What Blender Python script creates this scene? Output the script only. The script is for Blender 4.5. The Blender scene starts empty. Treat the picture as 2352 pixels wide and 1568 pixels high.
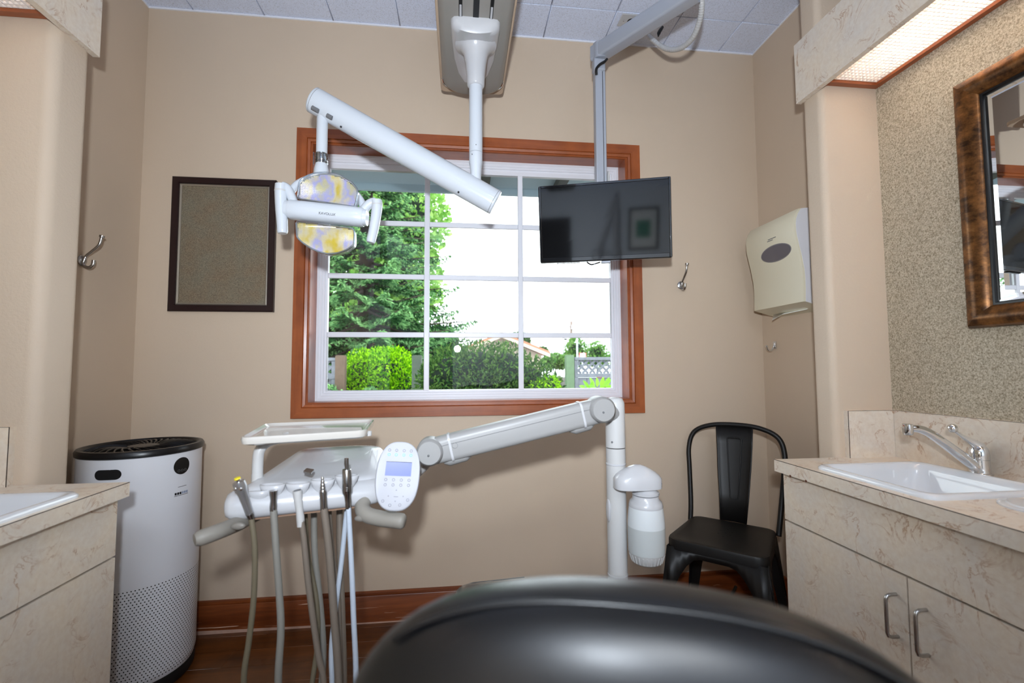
import bpy, bmesh, math, random
import numpy as np
from mathutils import Vector, Matrix, Euler
random.seed(7)
RNG = np.random.default_rng(11)
SC = bpy.context.scene
R = math.radians

# ------------------------------------------------------------------ camera
CAMZ, FPX = 1.111, 1041.885
_y, _p, _r = R(6.49734), R(3.27615), R(-0.27271)
FWD = Vector((math.sin(_y) * math.cos(_p), math.cos(_y) * math.cos(_p), math.sin(_p)))
_rt = Vector((math.cos(_y), -math.sin(_y), 0))
_up = _rt.cross(FWD)
RT = math.cos(_r) * _rt + math.sin(_r) * _up
UP = -math.sin(_r) * _rt + math.cos(_r) * _up
CO = Vector((0, 0, CAMZ))
cd = bpy.data.cameras.new('camera')
cam = bpy.data.objects.new('camera', cd)
SC.collection.objects.link(cam)
cam.matrix_world = Matrix(((RT.x, UP.x, -FWD.x, 0), (RT.y, UP.y, -FWD.y, 0), (RT.z, UP.z, -FWD.z, CAMZ), (0, 0, 0, 1)))
cd.sensor_width = 36.0
cd.lens = 36.0 * FPX / 2352
cd.clip_start = 0.02
cd.clip_end = 500
cd.dof.use_dof = True
cd.dof.focus_distance = 1.85
cd.dof.aperture_fstop = 2.8
SC.camera = cam


def at(px, py, Y=None, X=None, Z=None):
    """a point of the room: the sight line of a pixel met with a plane of known distance"""
    d = RT * ((px - 1176) / FPX) - UP * ((py - 784) / FPX) + FWD
    t = Y / d.y if Y is not None else X / d.x if X is not None else (Z - CAMZ) / d.z
    return CO + d * t


# ------------------------------------------------------------------ sky, flash, exposure
w = bpy.data.worlds.new('overcast_sky')
SC.world = w
w.use_nodes = True
bg = w.node_tree.nodes['Background']
bg.inputs[0].default_value = (0.88, 0.95, 1.0, 1)
bg.inputs[1].default_value = 3.0

fl = bpy.data.lights.new('camera_flash', 'SPOT')
fl.energy = 84
fl.color = (0.83, 0.91, 1.0)
fl.spot_size = R(131)
fl.spot_blend = 1.0
fl.shadow_soft_size = 0.03
flash = bpy.data.objects.new('camera_flash', fl)
SC.collection.objects.link(flash)
flash.location = (-0.03, -0.10, 1.30)
flash.rotation_euler = (Vector((0.10, 2.1, 2.00)) - flash.location).to_track_quat('-Z', 'Y').to_euler()

# second flash head turned backwards: its light bounces off the rear wall and ceiling
f2 = bpy.data.lights.new('bounce_flash', 'SPOT')
f2.energy = 125
f2.color = (0.76, 0.89, 1.0)
f2.spot_size = R(150)
f2.spot_blend = 0.6
f2.shadow_soft_size = 0.05
bounce = bpy.data.objects.new('bounce_flash', f2)
SC.collection.objects.link(bounce)
bounce.location = (0.0, -0.75, 1.45)
bounce.rotation_euler = (Vector((0.0, -2.6, 2.35)) - bounce.location).to_track_quat('-Z', 'Y').to_euler()

SC.view_settings.view_transform = 'Standard'
SC.view_settings.look = 'None'
SC.view_settings.gamma = 1.0
SC.view_settings.exposure = 0.85
SC.view_settings.use_curve_mapping = False
try:
    SC.cycles.use_denoising = True
    SC.cycles.max_bounces = 6
    SC.cycles.diffuse_bounces = 3
    SC.cycles.glossy_bounces = 4
    SC.cycles.transparent_max_bounces = 12
    SC.cycles.use_adaptive_sampling = True
    SC.cycles.adaptive_threshold = 0.045
    SC.cycles.sample_clamp_indirect = 6.0
    SC.cycles.caustics_reflective = False
    SC.cycles.caustics_refractive = False
except Exception:
    pass


# ------------------------------------------------------------------ materials
def lin(r, g, b):
    f = lambda c: (c / 255 / 12.92) if c / 255 <= 0.04045 else ((c / 255 + 0.055) / 1.055) ** 2.4
    return (f(r), f(g), f(b), 1)


class NT:
    def __init__(s, name):
        s.m = bpy.data.materials.new(name)
        s.m.use_nodes = True
        s.t = s.m.node_tree
        s.p = s.t.nodes['Principled BSDF']
        s.o = s.t.nodes['Material Output']

    def n(s, typ, ins=None, **kw):
        x = s.t.nodes.new('ShaderNode' + typ)
        for k, v in kw.items():
            setattr(x, k, v)
        for k, v in (ins or {}).items():
            if isinstance(v, bpy.types.NodeSocket):
                s.t.links.new(v, x.inputs[k])
            else:
                x.inputs[k].default_value = v
        return x

    def l(s, a, b):
        s.t.links.new(a, b)

    def coords(s, scale=(1, 1, 1), rot=(0, 0, 0)):
        c = s.n('TexCoord')
        mp = s.n('Mapping', {'Vector': c.outputs['Object'], 'Scale': scale, 'Rotation': rot})
        return mp.outputs[0]

    def noise(s, vec, scale, detail=4, rough=0.6, dist=0):
        return s.n('TexNoise', {'Vector': vec, 'Scale': scale, 'Detail': detail, 'Roughness': rough, 'Distortion': dist}).outputs[0]

    def ramp(s, fac, stops):
        r = s.n('ValToRGB', {'Fac': fac})
        el = r.color_ramp.elements
        while len(el) < len(stops):
            el.new(0.5)
        for e, (p, c) in zip(el, stops):
            e.position = p
            e.color = c
        return r.outputs[0]

    def mix(s, fac, a, b, mode='MIX'):
        x = s.n('Mix', data_type='RGBA', blend_type=mode)
        for sock, v in ((x.inputs[0], fac), (x.inputs[6], a), (x.inputs[7], b)):
            if isinstance(v, bpy.types.NodeSocket):
                s.t.links.new(v, sock)
            else:
                sock.default_value = v
        return x.outputs[2]

    def bump(s, h, strength=0.2, dist=0.002):
        b = s.n('Bump', {'Height': h, 'Strength': strength, 'Distance': dist})
        s.l(b.outputs[0], s.p.inputs['Normal'])


MATS = {}


def mat(name, col, rough=0.5, metal=0.0, bump=None, var=None, coat=0, emit=None, trans=0, ior=1.45, alpha=1, sss=0, spec=None):
    if name in MATS:
        return MATS[name]
    k = NT(name)
    p = k.p
    p.inputs['Base Color'].default_value = col
    p.inputs['Roughness'].default_value = rough
    p.inputs['Metallic'].default_value = metal
    p.inputs['Coat Weight'].default_value = coat
    p.inputs['Transmission Weight'].default_value = trans
    p.inputs['IOR'].default_value = ior
    p.inputs['Alpha'].default_value = alpha
    if spec is not None:
        p.inputs['Specular IOR Level'].default_value = spec
    if sss:
        p.inputs['Subsurface Weight'].default_value = sss
        p.inputs['Subsurface Radius'].default_value = (0.02, 0.02, 0.02)
    if emit:
        p.inputs['Emission Color'].default_value = emit[0]
        p.inputs['Emission Strength'].default_value = emit[1]
    v = k.coords()
    if var:
        nz = k.noise(v, var[0], 5)
        c2 = tuple(min(1, c * var[1]) for c in col[:3]) + (1,)
        k.l(k.ramp(nz, [(0.3, col), (0.7, c2)]), p.inputs['Base Color'])
    if bump:
        k.bump(k.noise(v, bump[0], 3), bump[1], bump[2] if len(bump) > 2 else 0.001)
    MATS[name] = k.m
    return k.m


def wood(name, dark, light, axis, scale=1.0, rough=0.35, coat=0.3):
    k = NT(name)
    sc = {'x': (2, 30, 30), 'y': (30, 2, 30), 'z': (30, 30, 2)}[axis]
    v = k.coords(tuple(q * scale for q in sc))
    n1 = k.noise(v, 1.2, 6, 0.6, 0.6)
    v2 = k.coords()
    n2 = k.noise(v2, 9, 3)
    f = k.mix(0.45, n1, n2)
    k.l(k.ramp(f, [(0.3, dark), (0.7, light)]), k.p.inputs['Base Color'])
    k.p.inputs['Roughness'].default_value = rough
    k.p.inputs['Coat Weight'].default_value = coat
    k.p.inputs['Coat Roughness'].default_value = 0.2
    k.bump(n1, 0.05)
    MATS[name] = k.m
    return k.m


def marble(name, a, b, vein):
    k = NT(name)
    v = k.coords()
    n = k.noise(v, 7, 5, 0.6, 0.5)
    base = k.ramp(n, [(0.32, a), (0.68, b)])
    n2 = k.noise(v, 8.5, 6, 0.62, 0.8)
    d = k.n('Math', {0: n2, 1: 0.5}, operation='SUBTRACT').outputs[0]
    d = k.n('Math', {0: d}, operation='ABSOLUTE').outputs[0]
    line = k.ramp(d, [(0.0, (1, 1, 1, 1)), (0.018, (0, 0, 0, 1))])
    patch = k.ramp(k.noise(v, 8, 3), [(0.44, (0, 0, 0, 1)), (0.62, (1, 1, 1, 1))])
    f = k.mix(1.0, line, patch, 'MULTIPLY')
    f = k.mix(1.0, f, (0.85, 0.85, 0.85, 1), 'MULTIPLY')
    fine = k.noise(v, 70, 3)
    col = k.mix(f, base, vein)
    col = k.mix(0.10, col, k.ramp(fine, [(0.35, vein), (0.65, (1, 0.97, 0.92, 1))]))
    k.l(col, k.p.inputs['Base Color'])
    k.p.inputs['Roughness'].default_value = 0.32
    MATS[name] = k.m
    return k.m


M_wall = mat('wall_paint', lin(211, 190, 167), 0.62, bump=(160, 0.12, 0.002), var=(2.0, 0.96))
M_pillar = mat('textured_paint', lin(209, 190, 169), 0.62, bump=(120, 0.35, 0.003))
M_tile = None
k = NT('ceiling_tile')
v = k.coords()
n = k.noise(v, 220, 4, 0.7)
k.l(k.ramp(n, [(0.30, lin(192, 197, 212)), (0.5, lin(224, 233, 255)), (1, lin(230, 238, 255))]), k.p.inputs['Base Color'])
k.p.inputs['Roughness'].default_value = 0.9
k.bump(n, 0.5, 0.003)
M_tile = k.m
M_wood_x = wood('casing_wood_x', lin(126, 60, 24), lin(176, 94, 46), 'x')
M_wood_z = wood('casing_wood_z', lin(126, 60, 24), lin(176, 94, 46), 'z')
M_wood_y = wood('casing_wood_y', lin(126, 60, 24), lin(176, 94, 46), 'y')
M_plank = wood('floor_plank', lin(58, 31, 9), lin(122, 70, 30), 'x', 0.8, 0.3, 0.2)
M_marble = marble('marble_laminate', lin(236, 220, 198), lin(226, 216, 204), lin(178, 132, 90))
k = NT('speckled_wallpaper')
v = k.coords()
n = k.noise(v, 235, 3, 0.75)
k.l(k.ramp(n, [(0.32, lin(120, 106, 84)), (0.48, lin(178, 165, 143)), (0.66, lin(216, 207, 187))]), k.p.inputs['Base Color'])
k.p.inputs['Roughness'].default_value = 0.8
k.bump(n, 0.3, 0.002)
M_speckle = k.m
k = NT('cork_fabric')
v = k.coords()
n = k.noise(v, 320, 3, 0.75)
n2 = k.noise(v, 9, 3)
c = k.ramp(n, [(0.32, lin(70, 58, 44)), (0.5, lin(124, 110, 88)), (0.72, lin(160, 146, 120))])
k.l(k.mix(0.25, c, k.ramp(n2, [(0.35, lin(120, 90, 66)), (0.65, lin(112, 116, 104))])), k.p.inputs['Base Color'])
k.p.inputs['Roughness'].default_value = 0.9
M_cork = k.m
# baseboard with scuffs
k = NT('baseboard_wood')
v = k.coords((2, 30, 30))
n1 = k.noise(v, 1.2, 6, 0.6, 0.6)
base = k.ramp(n1, [(0.3, lin(98, 44, 16)), (0.7, lin(142, 74, 34))])
vs = k.coords((2.2, 1, 75))
sc_ = k.noise(vs, 1.6, 4, 0.5)
pos = k.n('SeparateXYZ', {0: k.coords()}).outputs
low = k.n('MapRange', {0: pos[2], 1: 0.075, 2: 0.0, 3: 0.0, 4: 0.06}).outputs[0]
sm = k.n('Math', {0: sc_, 1: low}, operation='ADD').outputs[0]
side = k.n('MapRange', {0: pos[0], 1: 0.9, 2: 1.5, 3: 0.0, 4: 1.0}).outputs[0]
mask = k.ramp(sm, [(0.70, (0, 0, 0, 1)), (0.715, (1, 1, 1, 1))])
k.l(k.mix(mask, base, lin(205, 165, 140)), k.p.inputs['Base Color'])
k.p.inputs['Roughness'].default_value = 0.35
k.p.inputs['Coat Weight'].default_value = 0.2
M_base = k.m

M_vinyl = mat('white_vinyl', lin(236, 236, 242), 0.35)
M_white = mat('white_plastic', lin(192, 192, 195), 0.25, coat=0.3)
M_enamel = mat('white_enamel', lin(203, 208, 215), 0.22, coat=0.4)
M_offwhite = mat('off_white_plastic', lin(194, 193, 192), 0.35)
M_unit = mat('unit_arm_plastic', lin(152, 151, 150), 0.4)
M_cream = mat('cream_plastic', lin(226, 219, 195), 0.35)
M_ceramic = mat('white_ceramic', lin(226, 229, 234), 0.08, coat=0.6)
M_chrome = mat('chrome', (0.78, 0.79, 0.8, 1), 0.06, 1)
M_nickel = mat('brushed_nickel', (0.46, 0.45, 0.44, 1), 0.25, 1)
M_steel = mat('instrument_steel', (0.42, 0.41, 0.40, 1), 0.22, 1)
M_greym = mat('grey_metal_paint', lin(172, 176, 186), 0.35, 0.2)
M_trackg = mat('track_grey', lin(150, 146, 140), 0.4)
M_black = mat('black_plastic', lin(16, 16, 18), 0.3)
M_matteblack = mat('black_rubber', lin(14, 14, 15), 0.6)
M_chairm = mat('black_powder_coat', lin(20, 18, 17), 0.45, 0.1, bump=(400, 0.05))
M_screen = mat('dark_screen', lin(9, 10, 12), 0.06, 0, coat=0, spec=.7)
M_handle = mat('grey_grip', lin(142, 137, 129), 0.5)
M_hose = [mat('hose_olive', lin(112, 103, 84), 0.5), mat('hose_grey', lin(134, 131, 124), 0.5), mat('hose_taupe', lin(120, 109, 98), 0.5),
          mat('hose_dark', lin(96, 88, 80), 0.5), mat('hose_blue', lin(190, 200, 214), 0.45), mat('hose_slate', lin(128, 130, 134), 0.5)]
M_leather = mat('black_leather', lin(11, 12, 15), 0.33, bump=(260, 0.03), spec=.9)
M_cover = mat('plastic_cover', lin(88, 84, 80), 0.12, coat=0.8)
M_dark = mat('dark_seam', lin(52, 34, 24), 0.6)
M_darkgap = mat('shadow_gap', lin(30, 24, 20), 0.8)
M_frameblk = mat('espresso_frame', lin(40, 24, 24), 0.3)
M_silver = mat('silver_liner', lin(190, 180, 165), 0.3, 0.7)
M_tan = mat('tan_board', lin(200, 176, 152), 0.6)
M_yellow = mat('yellow_cap', lin(236, 216, 40), 0.4)
M_lcd = mat('lcd_screen', lin(104, 114, 176), 0.15, emit=(lin(150, 165, 235), 0.10))
M_icon = mat('icon_print', lin(140, 138, 150), 0.5)
M_iconblue = mat('icon_blue', lin(110, 190, 225), 0.5, emit=(lin(120, 200, 240), 0.12))
M_print = mat('black_print', lin(24, 24, 28), 0.5)
M_greyprint = mat('grey_print', lin(110, 110, 112), 0.5)
M_paper = mat('paper_towel', lin(240, 238, 232), 0.8)
M_smoke = mat('smoked_window', lin(96, 92, 100), 0.2, coat=0.5)
M_bottle = mat('frosted_bottle', lin(212, 216, 218), 0.35, trans=0.0, sss=0.15)
M_water = mat('bottle_water_level', lin(186, 190, 190), 0.35)
k = NT('antique_bronze')
v = k.coords((1, 1, 1))
n = k.noise(v, 26, 6, 0.7)
n2 = k.noise(k.coords((90, 8, 90)), 1.0, 4)
c = k.ramp(n, [(0.30, lin(22, 14, 8)), (0.42, lin(70, 42, 18)), (0.62, lin(140, 92, 46)), (0.8, lin(176, 128, 78))])
k.l(k.mix(0.3, c, k.ramp(n2, [(0.4, lin(40, 24, 12)), (0.7, lin(150, 104, 58))])), k.p.inputs['Base Color'])
k.p.inputs['Metallic'].default_value = 0.55
k.p.inputs['Roughness'].default_value = 0.32
M_bronze = k.m
M_mirror = mat('mirror_glass', (0.86, 0.88, 0.88, 1), 0.01, 1)
# window glass: clear sheet with a faint reflection
k = NT('window_glass')
fr = k.n('Fresnel', {'IOR': 1.5})
tr = k.n('BsdfTransparent', {'Color': (0.95, 0.98, 0.97, 1)})
gl = k.n('BsdfGlossy', {'Color': (1, 1, 1, 1), 'Roughness': 0.0})
mx = k.n('MixShader', {0: fr.outputs[0]})
k.l(tr.outputs[0], mx.inputs[1])
k.l(gl.outputs[0], mx.inputs[2])
k.l(mx.outputs[0], k.o.inputs['Surface'])
M_glass = k.m
# clear plastic
k = NT('clear_plastic')
fr = k.n('Fresnel', {'IOR': 1.5})
tr = k.n('BsdfTransparent', {'Color': (0.86, 0.91, 0.96, 1)})
gl = k.n('BsdfGlossy', {'Color': (0.9, 0.95, 1, 1), 'Roughness': 0.05})
ad = k.n('Math', {0: fr.outputs[0], 1: 0.22}, operation='ADD')
mx = k.n('MixShader', {0: ad.outputs[0]})
k.l(tr.outputs[0], mx.inputs[1])
k.l(gl.outputs[0], mx.inputs[2])
k.l(mx.outputs[0], k.o.inputs['Surface'])
M_clear = k.m
# dichroic reflector
k = NT('dichroic_reflector')
v = k.coords((14, 14, 9))
n = k.noise(v, 1.0, 3)
c = k.ramp(n, [(0.34, lin(236, 206, 70)), (0.46, lin(240, 224, 190)), (0.56, lin(196, 190, 240)), (0.68, lin(226, 214, 170))])
k.l(c, k.p.inputs['Base Color'])
k.p.inputs['Metallic'].default_value = 0.45
k.p.inputs['Roughness'].default_value = 0.3
M_dichro = k.m


def leafmat(name, c1, c2, trans=0.35):
    k = NT(name)
    g = k.n('NewGeometry')
    col = k.ramp(g.outputs['Random Per Island'], [(0.0, c1), (1.0, c2)])
    df = k.n('BsdfDiffuse', {'Color': col})
    tl = k.n('BsdfTranslucent', {'Color': col})
    mx = k.n('MixShader', {0: trans})
    k.l(df.outputs[0], mx.inputs[1])
    k.l(tl.outputs[0], mx.inputs[2])
    k.l(mx.outputs[0], k.o.inputs['Surface'])
    MATS[name] = k.m
    return k.m


# ------------------------------------------------------------------ mesh helpers
COL = SC.collection


class B:
    def __init__(s):
        s.b = bmesh.new()

    def add(s, verts, faces):
        vs = [s.b.verts.new(v) for v in verts]
        for f in faces:
            try:
                s.b.faces.new([vs[i] for i in f])
            except ValueError:
                pass
        return vs

    def box(s, x0, x1, y0, y1, z0, z1):
        x0, x1 = min(x0, x1), max(x0, x1)
        y0, y1 = min(y0, y1), max(y0, y1)
        z0, z1 = min(z0, z1), max(z0, z1)
        s.add([(x0, y0, z0), (x1, y0, z0), (x1, y1, z0), (x0, y1, z0), (x0, y0, z1), (x1, y0, z1), (x1, y1, z1), (x0, y1, z1)],
              [(0, 3, 2, 1), (4, 5, 6, 7), (0, 1, 5, 4), (1, 2, 6, 5), (2, 3, 7, 6), (3, 0, 4, 7)])
        return s

    def loft(s, rings, closed=True, caps=True):
        n = len(rings[0])
        vs = [[s.b.verts.new(p) for p in r] for r in rings]
        for a, c in zip(vs, vs[1:]):
            for i in range(n if closed else n - 1):
                j = (i + 1) % n
                try:
                    s.b.faces.new((a[i], a[j], c[j], c[i]))
                except ValueError:
                    pass
        if caps and closed:
            for r, rev in ((vs[0], True), (vs[-1], False)):
                try:
                    s.b.faces.new(r[::-1] if rev else r)
                except ValueError:
                    pass
        return s

    def tube(s, pts, r, n=12, caps=True):
        pts = [Vector(p) for p in pts]
        rr = r if isinstance(r, (list, tuple)) else [r] * len(pts)
        rings = []
        nrm = None
        for i, p in enumerate(pts):
            t = (pts[min(i + 1, len(pts) - 1)] - pts[max(i - 1, 0)])
            t = t.normalized() if t.length > 1e-9 else Vector((0, 0, 1))
            if nrm is None:
                nrm = t.orthogonal().normalized()
            nrm = (nrm - t * nrm.dot(t))
            nrm = nrm.normalized() if nrm.length > 1e-6 else t.orthogonal().normalized()
            bi = t.cross(nrm)
            rings.append([p + (nrm * math.cos(a) + bi * math.sin(a)) * rr[i] for a in [2 * math.pi * q / n for q in range(n)]])
        return s.loft(rings, True, caps)

    def cyl(s, p0, p1, r0, r1=None, n=24):
        return s.tube([p0, p1], [r0, r0 if r1 is None else r1], n)

    def lathe(s, prof, c, axis=(0, 0, 1), n=32, caps=True):
        """prof: (radius, height) along axis from c"""
        ax = Vector(axis).normalized()
        u = ax.orthogonal().normalized()
        v = ax.cross(u)
        c = Vector(c)
        return s.loft([[c + ax * h + (u * math.cos(a) + v * math.sin(a)) * max(r, 1e-5) for a in [2 * math.pi * q / n for q in range(n)]] for r, h in prof], True, caps)

    def prism(s, poly, vec):
        vec = Vector(vec)
        return s.loft([[Vector(p) for p in poly], [Vector(p) + vec for p in poly]])

    def sphere(s, c, r, sc=(1, 1, 1), n=20):
        m = Matrix.Translation(c) @ Matrix.Diagonal((sc[0], sc[1], sc[2], 1))
        bmesh.ops.create_uvsphere(s.b, u_segments=n, v_segments=max(6, n // 2), radius=r, matrix=m)
        return s

    def xf(s, m):
        bmesh.ops.transform(s.b, matrix=m, verts=s.b.verts)
        return s

    def out(s, name, m, parent=None, bevel=0, seg=2, smooth=40, local=False, sub=0, thick=0, kind=None, label=None):
        bmesh.ops.recalc_face_normals(s.b, faces=s.b.faces)
        if parent is not None and not local:
            o_ = parent.get('_org')
            p = parent
            while o_ is None and p is not None:
                p = p.parent
                o_ = p.get('_org') if p else None
            if o_ is not None:
                bmesh.ops.translate(s.b, verts=s.b.verts, vec=-Vector(o_))
        me = bpy.data.meshes.new(name)
        s.b.to_mesh(me)
        s.b.free()
        if smooth:
            me.shade_smooth()
            me.set_sharp_from_angle(angle=R(smooth))
        ob = bpy.data.objects.new(name, me)
        COL.objects.link(ob)
        if m:
            me.materials.append(m)
        if parent is not None:
            ob.parent = parent
        if thick:
            md = ob.modifiers.new('thickness', 'SOLIDIFY')
            md.thickness = thick
            md.offset = 0
        if bevel:
            md = ob.modifiers.new('bevel', 'BEVEL')
            md.width = bevel
            md.segments = seg
            md.limit_method = 'ANGLE'
            md.angle_limit = R(35)
        if sub:
            md = ob.modifiers.new('sub', 'SUBSURF')
            md.levels = sub
            md.render_levels = sub
        if kind:
            ob['kind'] = kind
        if label:
            ob['label'] = label
        return ob


def tag(o, label, cat, group=None, kind=None):
    if label:
        o['label'] = label
    if cat:
        o['category'] = cat
    if group:
        o['group'] = group
    if kind:
        o['kind'] = kind
    return o


def thing(name, label, cat, loc=(0, 0, 0), rotz=0, group=None, kind=None):
    o = bpy.data.objects.new(name, None)
    o.empty_display_size = 0.05
    COL.objects.link(o)
    o.location = loc
    o.rotation_euler = (0, 0, rotz)
    o['_org'] = tuple(loc)
    return tag(o, label, cat, group, kind)


def struct(o, label=None):
    o['kind'] = 'structure'
    if label:
        o['label'] = label
    return o


def arc(c, r, a0, a1, n, u=(1, 0, 0), v=(0, 0, 1)):
    c, u, v = Vector(c), Vector(u), Vector(v)
    return [c + (u * math.cos(a) + v * math.sin(a)) * r for a in [a0 + (a1 - a0) * i / n for i in range(n + 1)]]


def rrect(x0, x1, y0, y1, r, n=6):
    """rounded rectangle outline in 2d"""
    o = []
    for cx, cy, a in ((x1 - r, y1 - r, 0), (x0 + r, y1 - r, 90), (x0 + r, y0 + r, 180), (x1 - r, y0 + r, 270)):
        o += [(cx + r * math.cos(R(a + 90 * i / n)), cy + r * math.sin(R(a + 90 * i / n))) for i in range(n + 1)]
    return o


def smooth_path(pts, k=6):
    """Catmull-Rom through the points"""
    P = [Vector(p) for p in pts]
    P = [P[0] * 2 - P[1]] + P + [P[-1] * 2 - P[-2]]
    o = []
    for i in range(1, len(P) - 2):
        for j in range(k):
            t = j / k
            a, b, c, d = P[i - 1:i + 3]
            o.append(0.5 * ((2 * b) + (c - a) * t + (2 * a - 5 * b + 4 * c - d) * t * t + (3 * b - a - 3 * c + d) * t ** 3))
    o.append(P[-2])
    return o


def round_poly(pts, r, n=5):
    """round the corners of a flat polygon (3d points)"""
    o = []
    P = [Vector(p) for p in pts]
    for i, p in enumerate(P):
        a, c = P[i - 1], P[(i + 1) % len(P)]
        ra = min(r, (a - p).length * .45, (c - p).length * .45)
        p0, p1 = p + (a - p).normalized() * ra, p + (c - p).normalized() * ra
        for j in range(n + 1):
            t = j / n
            o.append(p0 * (1 - t) ** 2 + p * 2 * t * (1 - t) + p1 * t * t)
    return o


def mitred(rect, prof, fmap, mats, parent, name, bevel=0, label=None):
    """four mitred rails; rect a0,a1,b0,b1 outer; prof (inset,height) points; fmap(a,b,h)->xyz"""
    a0, a1, b0, b1 = rect
    cor = [((a0, b0), (1, 1)), ((a1, b0), (-1, 1)), ((a1, b1), (-1, -1)), ((a0, b1), (1, -1))]
    res = []
    for i in range(4):
        (c0, d0), (c1, d1) = cor[i], cor[(i + 1) % 4]
        r0 = [Vector(fmap(c0[0] + d0[0] * w_, c0[1] + d0[1] * w_, h)) for w_, h in prof]
        r1 = [Vector(fmap(c1[0] + d1[0] * w_, c1[1] + d1[1] * w_, h)) for w_, h in prof]
        res.append(B().loft([r0, r1]).out(name, mats[i % 2], parent, bevel=bevel))
    return res


def text(body, size, loc, right, up, m, parent, name='lettering', depth=0.0004):
    cu = bpy.data.curves.new('txt', 'FONT')
    cu.body = body
    cu.size = size
    cu.align_x = 'CENTER'
    cu.align_y = 'CENTER'
    cu.extrude = depth
    to = bpy.data.objects.new('txt', cu)
    COL.objects.link(to)
    bpy.context.view_layer.update()
    me = bpy.data.meshes.new_from_object(to)
    bpy.data.objects.remove(to)
    bpy.data.curves.remove(cu)
    rt, u_ = Vector(right).normalized(), Vector(up).normalized()
    nn = rt.cross(u_)
    mx = Matrix(((rt.x, u_.x, nn.x, loc[0]), (rt.y, u_.y, nn.y, loc[1]), (rt.z, u_.z, nn.z, loc[2]), (0, 0, 0, 1)))
    b = B()
    b.b.from_mesh(me)
    bpy.data.meshes.remove(me)
    b.xf(mx)
    return b.out(name, m, parent, smooth=0)


def bulk(name, V, Fq, m, parent=None, kind=None):
    """large mesh from numpy arrays (quads)"""
    me = bpy.data.meshes.new(name)
    me.vertices.add(len(V))
    me.vertices.foreach_set('co', np.asarray(V, np.float32).ravel())
    me.loops.add(Fq.size)
    me.loops.foreach_set('vertex_index', Fq.astype(np.int32).ravel())
    me.polygons.add(len(Fq))
    me.polygons.foreach_set('loop_start', np.arange(0, Fq.size, Fq.shape[1], dtype=np.int32))
    me.update(calc_edges=True)
    me.validate()
    ob = bpy.data.objects.new(name, me)
    COL.objects.link(ob)
    me.materials.append(m)
    if parent:
        ob.parent = parent
    if kind:
        ob['kind'] = kind
    return ob


def leaves(name, C, D, L, W, m, parent=None, fold=0.25):
    """leaf blades: centres C, directions D, length L, width W; each a folded rhombus"""
    N = len(C)
    D = D / np.linalg.norm(D, axis=1, keepdims=True)
    q = RNG.normal(size=(N, 3))
    S_ = np.cross(D, q)
    S_ /= np.linalg.norm(S_, axis=1, keepdims=True) + 1e-9
    Nn = np.cross(D, S_)
    L = np.broadcast_to(L, N)[:, None]
    W_ = np.broadcast_to(W, N)[:, None]
    V = np.stack([C - D * L / 2, C + S_ * W_ / 2 + Nn * W_ * fold, C + D * L / 2, C - S_ * W_ / 2 + Nn * W_ * fold], 1).reshape(-1, 3)
    if parent is not None and parent.get('_org') is not None:
        V = V - np.array(parent['_org'][:])
    F_ = np.arange(4 * N).reshape(-1, 4)
    return bulk(name, V, F_, m, parent)
# ================================================================== THE ROOM
XL, XR, YW, YB, ZC = -1.389, 1.507, 2.114, -2.6, 2.730
RY, LY = 1.440, 1.395            # alcove end walls
# --- floor
fl_ = struct(B().box(XL - .1, XR + .1, YB - .1, YW + .05, -.06, -.012).out('floor', M_plank))
seams = [YW, 2.074] + [1.970 - .1035 * i for i in range(14)]
for i in range(len(seams) - 1):
    y1, y0 = seams[i], seams[i + 1]
    x = XL - random.uniform(0, .7)
    if i == 1:
        x = -1.9
    while x < XR:
        x1 = x + random.uniform(.75, 1.15)
        B().box(max(x, XL), min(x1, XR), y0 + .0004, y1 - .0004, -.012, random.uniform(-.0004, .0002)).out('plank', M_plank, fl_, bevel=.0008, seg=1)
        x = x1
B().box(XL, XR, YB, seams[-1], -.012, 0).out('floor_sheet', M_plank, fl_)
# --- ceiling
ce = struct(B().box(XL - .1, XR + .1, YB - .1, YW + .15, ZC + .014, ZC + .08).out('ceiling', M_tile))
xs = [XL, -1.202, -.897, -.592, -.287, .018, .098, .4026, .7074, 1.0122, 1.317, XR]
ys = [YW, 1.913, 1.608, 1.303, .998, .693]
for i in range(len(xs) - 1):
    for j in range(len(ys) - 1):
        B().box(xs[i] + .0012, xs[i + 1] - .0012, ys[j + 1] + .0012, ys[j] - .0012, ZC, ZC + .014).out('ceiling_tile', M_tile, ce, bevel=.0025, seg=1)
B().box(XL, XR, YB, ys[-1], ZC + .001, ZC + .014).out('ceiling_sheet', M_tile, ce)
# --- walls
OX0, OX1, OZ0, OZ1 = -.684, .819, .947, 2.150
b = B()
b.box(XL - .11, OX0, YW, YW + .13, 0, ZC + .05).box(OX1, XR + .11, YW, YW + .13, 0, ZC + .05)
b.box(OX0, OX1, YW, YW + .13, 0, OZ0).box(OX0, OX1, YW, YW + .13, OZ1, ZC + .05)
struct(b.out('wall_window', M_wall))
struct(B().box(XL - .11, XL, YB, YW, 0, ZC + .05).out('wall_left', M_wall))
struct(B().box(XR, XR + .11, YB, YW, 0, ZC + .05).out('wall_right', M_wall))
struct(B().box(XL - .1, XR + .1, YB - .1, YB, 0, ZC + .05).out('wall_back', mat('rear_wall_paint', lin(226, 228, 232), .7)))


def nose(x_in, x_nose, y0, y1, r=.03, n=8):
    """plan outline of a wing wall with bullnosed corners"""
    s = 1 if x_nose > x_in else -1
    o = [(x_in, y0)]
    o += [(x_nose - s * r + s * r * math.sin(R(90 * i / n)), y0 + r - r * math.cos(R(90 * i / n))) for i in range(n + 1)]
    o += [(x_nose - s * r + s * r * math.cos(R(90 * i / n)), y1 - r + r * math.sin(R(90 * i / n))) for i in range(n + 1)]
    o += [(x_in, y1)]
    return o


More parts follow.
